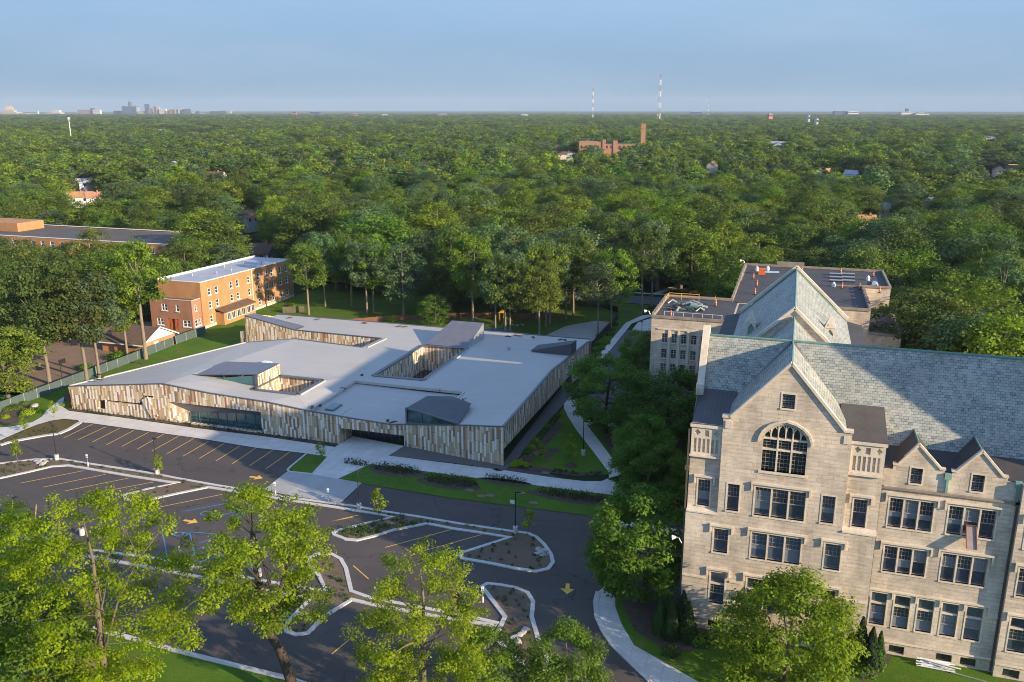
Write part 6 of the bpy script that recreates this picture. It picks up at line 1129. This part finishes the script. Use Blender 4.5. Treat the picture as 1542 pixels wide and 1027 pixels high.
# the big sunny trees in the foreground: open crowns with visible limbs
FA = proto('front_locust', 51, 24, 10.2, .22, 330, 46000, .25, .88, M['lf_front'], M['bark'], fork=.3, r0=.42, top=.55, lobes=.35, nlimb=60, inner=.2); FB = proto('front_elm', 52, 22, 6.6, .42, 190, 26000, .25, .85, M['lf_front'], M['dbark'], fork=.36, r0=.5, top=.5, lobes=.4, nlimb=44, inner=.25, shift=(-2.6, -.6)); FC = proto('front_ash', 53, 19.5, 7.6, .2, 230, 29000, .24, .85, M['lf_front'], M['bark'], fork=.3, r0=.4, top=.45, lobes=.35, nlimb=46, inner=.2)
FD = proto('front_maple', 54, 13, 4.4, .2, 90, 20000, .27, 1.05, M['lf_maple'], M['bark'], r0=.25)
put((168, 1085), 22.8, FA, 'largest sunny tree covering the lower left lot'); put((445, 1062), 22.3, FB, 'sunny tree with dark forked trunk over the lot', rz=0); put((640, 1092), 17.9, FC, 'sunny tree with bare upper twigs at the bottom middle'); put((735, 1090), 9.6, FD, 'dark green tree top at the bottom edge, left of two'); put((850, 1100), 10.6, FD, 'dark green tree top at the bottom edge beside the drive'); put((-30, 1000), 20, FC, 'shaded tree at the lower left margin', 7); put((60, 1120), 15, FD, 'low leafy tree under the largest sunny tree', 6)
lb = thing('bare_limb', 'long dark arching limb low on the forked trunk', 'branch', (*G(445, 1062), 0))
bpy.data.objects.remove(lb)
# lime coloured trees in the canopy
LIME = proto('lime_tree', 61, 17, 6.2, .15, 80, 6000, .62, 1.5, M['lf_lime'], M['bark'])
put(None, 19, LIME, 'bright lime yellow tree behind the apartment block', 7.5, world=G(418, 300, 18)); put(None, 18, LIME, 'bright lime yellow tree among the right canopy', 5.6, world=G(1172, 282, 17))
# conifers and shrubs
def conifer_mesh(nm, seed, H_, r, n):
    rs = np.random.RandomState(seed); t = rs.uniform(0, 1, n) ** .8; th = rs.uniform(0, 6.283, n); rr_ = r * (np.minimum(1, (1 - t) * 1.35) ** .8) * (1 + .12 * np.sin(5 * th + 9 * t)) * rs.uniform(.75, 1.05, n)
    P = np.stack([rr_ * np.cos(th), rr_ * np.sin(th), .1 + H_ * t], 1); N = np.stack([np.cos(th), np.sin(th), np.full(n, .35)], 1) + rs.normal(size=(n, 3)) * .35
    return leaf_mesh(nm, P, N, .26, M['lf_con'], rs)
CON = [conifer_mesh('arborvitae', 1, 5.2, 1.05, 3800), conifer_mesh('arborvitae_slim', 2, 5.4, .85, 3200)]
stem = MB(); stem.tube([(0, 0, -.1), (0, 0, 4.6)], [.12, .03], 6); so_ = stem.build('stem', M['bark']); STEM = so_.data; bpy.data.objects.remove(so_)
for i, (x, y, s, lab) in enumerate([(-8.0, 83.9, 1.0, 'tall pointed conifer at the left stone corner'), (-9.0, 82.6, .95, 'pointed conifer just left of the corner one'), (-10.4, 83.2, .8, 'smaller pointed conifer in the row by the corner'), (-9.8, 84.8, .75, 'back pointed conifer beside the left stone corner'), (-7.3, 83.0, .9, 'pointed conifer touching the stone plinth'), (9.9, 84.3, 1.0, 'tallest pointed conifer by the wing plinth'), (10.9, 83.9, .9, 'middle pointed conifer by the wing plinth'), (11.7, 84.2, .78, 'right pointed conifer by the wing plinth'), (9.0, 84.6, .7, 'left low pointed conifer by the gable wall')]):
    tree('conifer', lab, x, y, CON[i % 2], STEM, i * 1.1, (s, s, s), None, 'conifer')
def bush_mesh(nm, seed, mat, n=900, ls=.2, flat=.8):
    rs = np.random.RandomState(seed); d = rs.normal(size=(n, 3)); d /= np.linalg.norm(d, axis=1, keepdims=True); d[:, 2] = np.abs(d[:, 2]); lump = 1 + .22 * np.sin(4 * d[:, 0] + seed) * np.cos(5 * d[:, 1]) ; P = d * (rs.uniform(.55, 1.05, n) * lump)[:, None]; P[:, 2] *= flat; P[:, 2] += .08
    return leaf_mesh(nm, P, d + rs.normal(size=(n, 3)) * .4 + [0, 0, .3], ls, mat, rs)
BS = dict(lime=bush_mesh('lime_bush', 3, M['lf_lime']), green=bush_mesh('green_bush', 4, M['lf_maple']), dark=bush_mesh('dark_bush', 5, M['lf_dark']))
def bush(u, v, s, k, lab, group=None):
    x, y = G(u, v); o = bpy.data.objects.new('shrub', BS[k]); COL.objects.link(o); o.location = (x, y, .1); o.scale = (s, s, s * .9); o.rotation_euler = (0, 0, (u * 1.7) % 6.28); tag(o, lab, 'shrub', group); return o
for u, v, s, k, lab in [(43, 624, 1.3, 'lime', 'biggest bright yellow green shrub in the left rounded bed'), (9, 630, .8, 'lime', 'small yellow green shrub at the front of the left bed'), (33, 628, .6, 'green', 'small mid green shrub beside the bright one in the bed'), (23, 617, 1.3, 'green', 'tall mid green shrub in the left rounded bed'), (12, 619, 1.0, 'dark', 'dark green shrub at the back of the left bed'), (36, 610, .9, 'dark', 'dark shrub behind the yellow green one'), (110, 610, 1.0, 'lime', 'yellow green shrub at the school left corner'), (98, 611, .7, 'lime', 'smaller yellow green shrub on the corner curve'), (118, 614, .8, 'lime', 'yellow green shrub under the clad corner wall'), (782, 700, 1.0, 'lime', 'yellow green shrub by the right school corner'), (791, 702, .7, 'lime', 'small lime shrub next to the right school corner'), (774, 702, .8, 'lime', 'lime shrub nearest to the clad corner edge'), (800, 676, .9, 'lime', 'lime shrub on the walkway bed, lower one'), (807, 667, .9, 'lime', 'lime shrub on the walkway bed, upper one'), (795, 681, .6, 'green', 'green shrub at the foot of the walkway bed'), (176, 541, 2.2, 'green', 'large round shrub behind the school left roof edge'), (206, 537, 1.6, 'green', 'round shrub next to the thin trunk by the hall'), (252, 515, 1.5, 'green', 'yellowish shrub below the gabled hall wall'), (128, 556, 1.6, 'dark', 'ivy shrub climbing the screened fence at twin stems'), (1056, 968, 1.4, 'dark', 'dark low shrub beside the basement window'), (1080, 965, 1.2, 'green', 'round shrub under the big green tree'), (1010, 985, 1.1, 'dark', 'grey green shrub on the brown bed by the path'), (1313, 1003, 1.3, 'green', 'round green shrub below the wing conifers'), (1300, 1015, 1.2, 'dark', 'dark shrub at the edge of the wing bed'), (560, 480, 1.2, 'green', 'low shrub in the round play bed'), (590, 484, 1.5, 'lime', 'bright low shrub beside the play gravel'), (440, 462, 1.4, 'green', 'shrub on the apartment lawn by the short fence')]: bush(u, v, s, k, lab)
for i, (u, v, s) in enumerate([(905, 527, 1.1), (912, 518, 1.3), (918, 505, 1.2), (901, 536, 1.0), (895, 530, 1.2), (922, 498, 1.0), (926, 490, 1.1), (897, 519, 1.2), (903, 508, 1.1), (889, 540, 1.2)]): bush(u, v, s, 'green' if i % 2 else 'dark', 'bushy green shrub growing along the black mesh fence', 'shrubs along the black fence')
for i in range(14): u = 770 + i * 6.0; bush(792 + i * 3.7, 684 - i * 4.4, .75, 'dark', 'low dark shrub in the bed beside the overhang walkway', 'dark shrubs beside the overhang walkway')
# young trees with stakes
YT = proto('young_tree', 71, 4.2, 1.0, .3, 14, 520, .26, .5, M['lf_mid'], M['bark'], r0=.05, nlimb=5, r_end=.012) if 0 else None
ym, yc = crown('young_crown', 71, .85, 1.3, 4.0, 14, 520, .26, .45, M['lf_front'], top=.4); yt = trunk_mesh('young_trunk', 71, 4.2, .05, yc, M['bark'], .4, nlimb=5, r_end=.012)
for q, s, lab in [((27, 697), 1.0, 'young lit tree on the first island near the rocks'), ((240, 718), .9, 'young tree beside the lamp base facing the angled bays'), ((82, 629), .8, 'young tree on the sedum bed by the curved pavement'), ((38, 652), .7, 'bare young tree at the bottom of the sedum bed'), ((484, 695), .8, 'young tree on the small grass square by the plaza'), ((571, 782), 1.1, 'young tree on the island above the rounded planting'), ((860, 700), .9, 'young tree in the mulch ring nearest the junction'), ((859, 690), 1.0, 'young tree upright on the triangular lawn'), ((813, 697), .8, 'young tree on the lawn by the walkway shrubs'), ((17, 800), .9, 'young tree on the second island at the left margin'), ((50, 807), .9, 'young tree on the second island by the lamp'), ((795, 806), .9, 'young tree at the widening of the first island')]:
    x, y = G(*q); tree('young_tree', lab, x, y, ym, yt, q[0], (s, s, s), None)
# low planting in the islands and beds (nobody could count it)
rs = np.random.RandomState(9); P = []
def scatter(poly, dens, hmin, hmax, rr0=.3):
    xs, ys_ = [p[0] for p in poly], [p[1] for p in poly]; A = (max(xs) - min(xs)) * (max(ys_) - min(ys_)); n = int(A * dens)
    for _ in range(n):
        x, y = rs.uniform(min(xs), max(xs)), rs.uniform(min(ys_), max(ys_))
        if not inside((x, y), poly): continue
        h_ = rs.uniform(hmin, hmax); m_ = int(14 + 26 * h_)
        d = rs.normal(size=(m_, 3)); d /= np.linalg.norm(d, axis=1, keepdims=True); d[:, 2] = np.abs(d[:, 2]); q_ = d * rs.uniform(.4, 1, m_)[:, None] * [h_ * .7, h_ * .7, h_]; P.append(q_ + [x, y, .12])
for poly in ISL[:4]: scatter(poly, .55, .18, .55)
scatter(inset(GP([(500, 803), (520, 812), (566, 808), (641, 788), (610, 782), (575, 783), (510, 799)]), .3)[1], 3.0, .3, .8)
Pn = np.concatenate(P); me = leaf_mesh('island_plants', Pn, rs.normal(size=Pn.shape) + [0, 0, .8], .2, M['lf_grass'], rs); o = bpy.data.objects.new('island_ground_cover', me); COL.objects.link(o); tag(o, kind='stuff', label='low green ground cover planted in the parking islands')
P = []
scatter(GP([(124, 617), (250, 634), (400, 654), (504, 671), (504, 673.5), (400, 657), (250, 638), (124, 621)]), 1.5, .15, .4); scatter(GP([(96, 606), (100, 616), (125, 619.5), (150, 624), (150, 621), (118, 614)]), 2, .25, .6); scatter(GP([(680, 699.5), (762, 710), (770, 711), (680, 697.5)]), 2, .15, .4); scatter(GP([(772, 702), (800, 709), (868, 718), (908, 716), (906, 712), (868, 712), (805, 704)]), 1.4, .25, .6)
scatter(GP(LB), .8, .1, .25)
Pn = np.concatenate(P); me = leaf_mesh('bed_plants', Pn, rs.normal(size=Pn.shape) + [0, 0, .8], .2, M['lf_grass'], rs); o = bpy.data.objects.new('bed_ground_cover', me); COL.objects.link(o); tag(o, kind='stuff', label='low green planting along the school walls and beds')
P, Nn = [], []
for x0, y0, r0, r1, n in ((597, 709, 4.2, 1.3, 900), (679, 727, 4.4, 1.5, 1100), (762, 725, 3.4, .7, 500), (868, 750, 6, 1.2, 1200), (537, 700, 2.2, .5, 350)):
    x, y = G(x0, y0); a = rs.uniform(0, 6.28, n); r_ = np.sqrt(rs.uniform(0, 1, n)); P.append(np.stack([x + r0 * r_ * np.cos(a), y + r1 * r_ * np.sin(a), rs.uniform(.1, 1.0, n) ** 1.3], 1)); Nn.append(np.stack([rs.normal(size=n), rs.normal(size=n), np.zeros(n)], 1))
Pn, Nn = np.concatenate(P), np.concatenate(Nn); me = leaf_mesh('grass_clumps', Pn, Nn, .42, M['lf_grass'], rs, .2); o = bpy.data.objects.new('ornamental_grass', me); COL.objects.link(o); tag(o, kind='stuff', label='tall ornamental grasses in the lawn beds')

# ------------------------------------------------------------------ the wooded town: nearest trees one by one, the rest as one forest
BOX = [(-131, -37, 108, 186), (-146, -106, 108, 236), (-40, -22, 120, 240), (-24, 22, 84, 209), (-160, -132, 176, 228), (-205, -140, 100, 182), (-312, -188, 214, 264), (-126, -44, 184, 206), (-110, -40, 200, 213), (-58, -36, 200, 246), (-120, 60, 245, 264), (-230, 60, 30, 128), (22, 80, 60, 106), (-22, 24, 200, 212)]
rf = np.random.RandomState(77); pts = []
r = 118.0
while r < 8600:
    sp = 9.8 if r < 420 else (11.5 if r < 900 else (15 if r < 1800 else (22 if r < 3600 else 36)))
    half = R(37) if r < 400 else R(34); n = int(2 * half * r / sp)
    for k in range(n):
        a = -half + 2 * half * (k + rf.uniform(-.3, 1.3)) / n; rr_ = r + rf.uniform(-.5, .5) * sp
        pts.append((rr_ * math.sin(a - YAW), rr_ * math.cos(a - YAW), rr_, sp))
    r += sp * .92
keep = []
for x, y, r_, sp in pts:
    if r_ < 420 and any(a < x < c and d < y < e for a, c, d, e in BOX): continue
    if r_ < 420 and any((x - ux) ** 2 + (y - uy) ** 2 < (ur * .85 + 1.5) ** 2 for ux, uy, ur in USED): continue
    bad = False
    for hx, hy, hw, hk in CLEAR:
        L = math.hypot(hx, hy); ux, uy = hx / L, hy / L; al = x * ux + y * uy; la = abs(x * uy - y * ux)
        if la < hw + 3 and L * (1 - hk) < al < L + hw + 5: bad = True; break
    if not bad: keep.append((x, y, r_, sp))
keep.sort(key=lambda p: p[2]); GAP = rf.uniform(0, 1, len(keep))
lab_mid = 'broadleaf tree in the dense green canopy beyond the school and stone roofs'
n_ind = 0; rest = []
for i, (x, y, r_, sp) in enumerate(keep):
    u, v, w_ = pix(x, y, 14)
    if r_ < 420 and n_ind < 212 and -40 < u < 1582:
        k = MID[rf.randint(len(MID))]; h = rf.uniform(13, 25) if not (x < -150 and y < 240) else rf.uniform(13, 17.5); s = h / k[2]; sr = s * rf.uniform(1.0, 1.55)
        tree('broadleaf_tree', lab_mid, x, y, k[0], k[1], rf.uniform(0, 6.28), (sr, sr, s), 'trees of the canopy beyond the school'); n_ind += 1
    elif r_ > 130: rest.append((x, y, r_, sp))
print('individual canopy trees', n_ind, 'forest points', len(rest))
# the forest beyond: points carrying far crowns
n = len(rest); me = bpy.data.meshes.new('forest'); me.vertices.add(n); me.vertices.foreach_set('co', np.array([(x, y, 0) for x, y, _, _ in rest], dtype=np.float32).ravel())
sx = np.array([sp / 10.0 * rf.uniform(.75, 1.6) * (1.12 if r_ > 900 else 1.05) for _, _, r_, sp in rest]); big = np.array([p[2] > 900 for p in rest])
patch = np.array([math.sin(x * .011 + 1.3) * math.sin(y * .008) + .6 * math.sin(x * .031 - y * .023) for x, y, _, _ in rest]); szz = rf.uniform(.60, 1.18, n) * (1 + .10 * patch)
sc3 = np.stack([sx, sx, szz], 1).astype(np.float32)
a = me.attributes.new('scl', 'FLOAT_VECTOR', 'POINT'); a.data.foreach_set('vector', sc3.ravel())
a = me.attributes.new('rot', 'FLOAT', 'POINT'); a.data.foreach_set('value', rf.uniform(0, 6.28, n).astype(np.float32))
nearm = np.array([p[2] < 520 for p in rest]); idx = np.where(nearm, rf.randint(0, len(MID), n), len(MID) + rf.randint(0, len(LOW), n)).astype(np.int32)
a = me.attributes.new('idx', 'INT', 'POINT'); a.data.foreach_set('value', idx)
fo = bpy.data.objects.new('forest', me); COL.objects.link(fo); tag(fo, 'far wooded town canopy reaching to the horizon', kind='stuff')
def obj_for(cm, x, y, h, tm, H_): return None
SRC = []
for i, (k, (u, v)) in enumerate(zip(MID, [(520, 330), (1100, 330), (250, 330), (900, 340), (1400, 340), (1250, 340), (700, 340)])):
    t = next(o for o in bpy.data.objects if o.name.startswith('crown') and o.data == k[0]); SRC.append(t)
for i, (k, (u, v)) in enumerate(zip(LOW, [(560, 268), (760, 262), (1010, 266), (1250, 262), (330, 262)])):
    x, y = G(u, v, 16); t = tree('distant_tree', 'broadleaf tree standing in the middle distance canopy', x, y, k[0], k[1], 0, (1, 1, 1), 'trees of the middle distance'); SRC.append(next(c for c in t.children if c.name.startswith('crown')))
ng = bpy.data.node_groups.new('forest_nodes', 'GeometryNodeTree'); ng.interface.new_socket('Geometry', in_out='INPUT', socket_type='NodeSocketGeometry'); ng.interface.new_socket('Geometry', in_out='OUTPUT', socket_type='NodeSocketGeometry')
N_, L_ = ng.nodes, ng.links; gi, go = N_.new('NodeGroupInput'), N_.new('NodeGroupOutput'); ip = N_.new('GeometryNodeInstanceOnPoints'); g2i = N_.new('GeometryNodeGeometryToInstance')
for s in reversed(SRC):
    oi = N_.new('GeometryNodeObjectInfo'); oi.transform_space = 'ORIGINAL'; oi.inputs['Object'].default_value = s; L_.new(oi.outputs['Geometry'], g2i.inputs[0])
def na(nm, ty): q_ = N_.new('GeometryNodeInputNamedAttribute'); q_.data_type = ty; q_.inputs['Name'].default_value = nm; return q_.outputs['Attribute']
cx = N_.new('ShaderNodeCombineXYZ'); L_.new(na('rot', 'FLOAT'), cx.inputs[2]); ip.inputs['Pick Instance'].default_value = True
L_.new(gi.outputs[0], ip.inputs['Points']); L_.new(g2i.outputs[0], ip.inputs['Instance']); L_.new(na('idx', 'INT'), ip.inputs['Instance Index']); L_.new(cx.outputs[0], ip.inputs['Rotation']); L_.new(na('scl', 'FLOAT_VECTOR'), ip.inputs['Scale']); L_.new(ip.outputs[0], go.inputs[0])
md = fo.modifiers.new('canopy', 'NODES'); md.node_group = ng

# ------------------------------------------------------------------ summer haze
HAZE = 4.0e-5
b = MB(); b.box(-12500, 6500, -400, 13500, -1, 215); hz_ = b.build('haze', []); hz_['kind'] = 'stuff'
m = bpy.data.materials.new('haze'); m.use_nodes = True; m.node_tree.nodes.clear(); o1 = m.node_tree.nodes.new('ShaderNodeOutputMaterial'); pv = m.node_tree.nodes.new('ShaderNodeVolumePrincipled'); pv.inputs['Density'].default_value = HAZE; pv.inputs['Color'].default_value = (.74, .86, 1, 1); pv.inputs['Anisotropy'].default_value = .0
m.node_tree.links.new(pv.outputs[0], o1.inputs['Volume']); hz_.data.materials.append(m); m.cycles.homogeneous_volume = True if hasattr(m, 'cycles') and hasattr(m.cycles, 'homogeneous_volume') else None
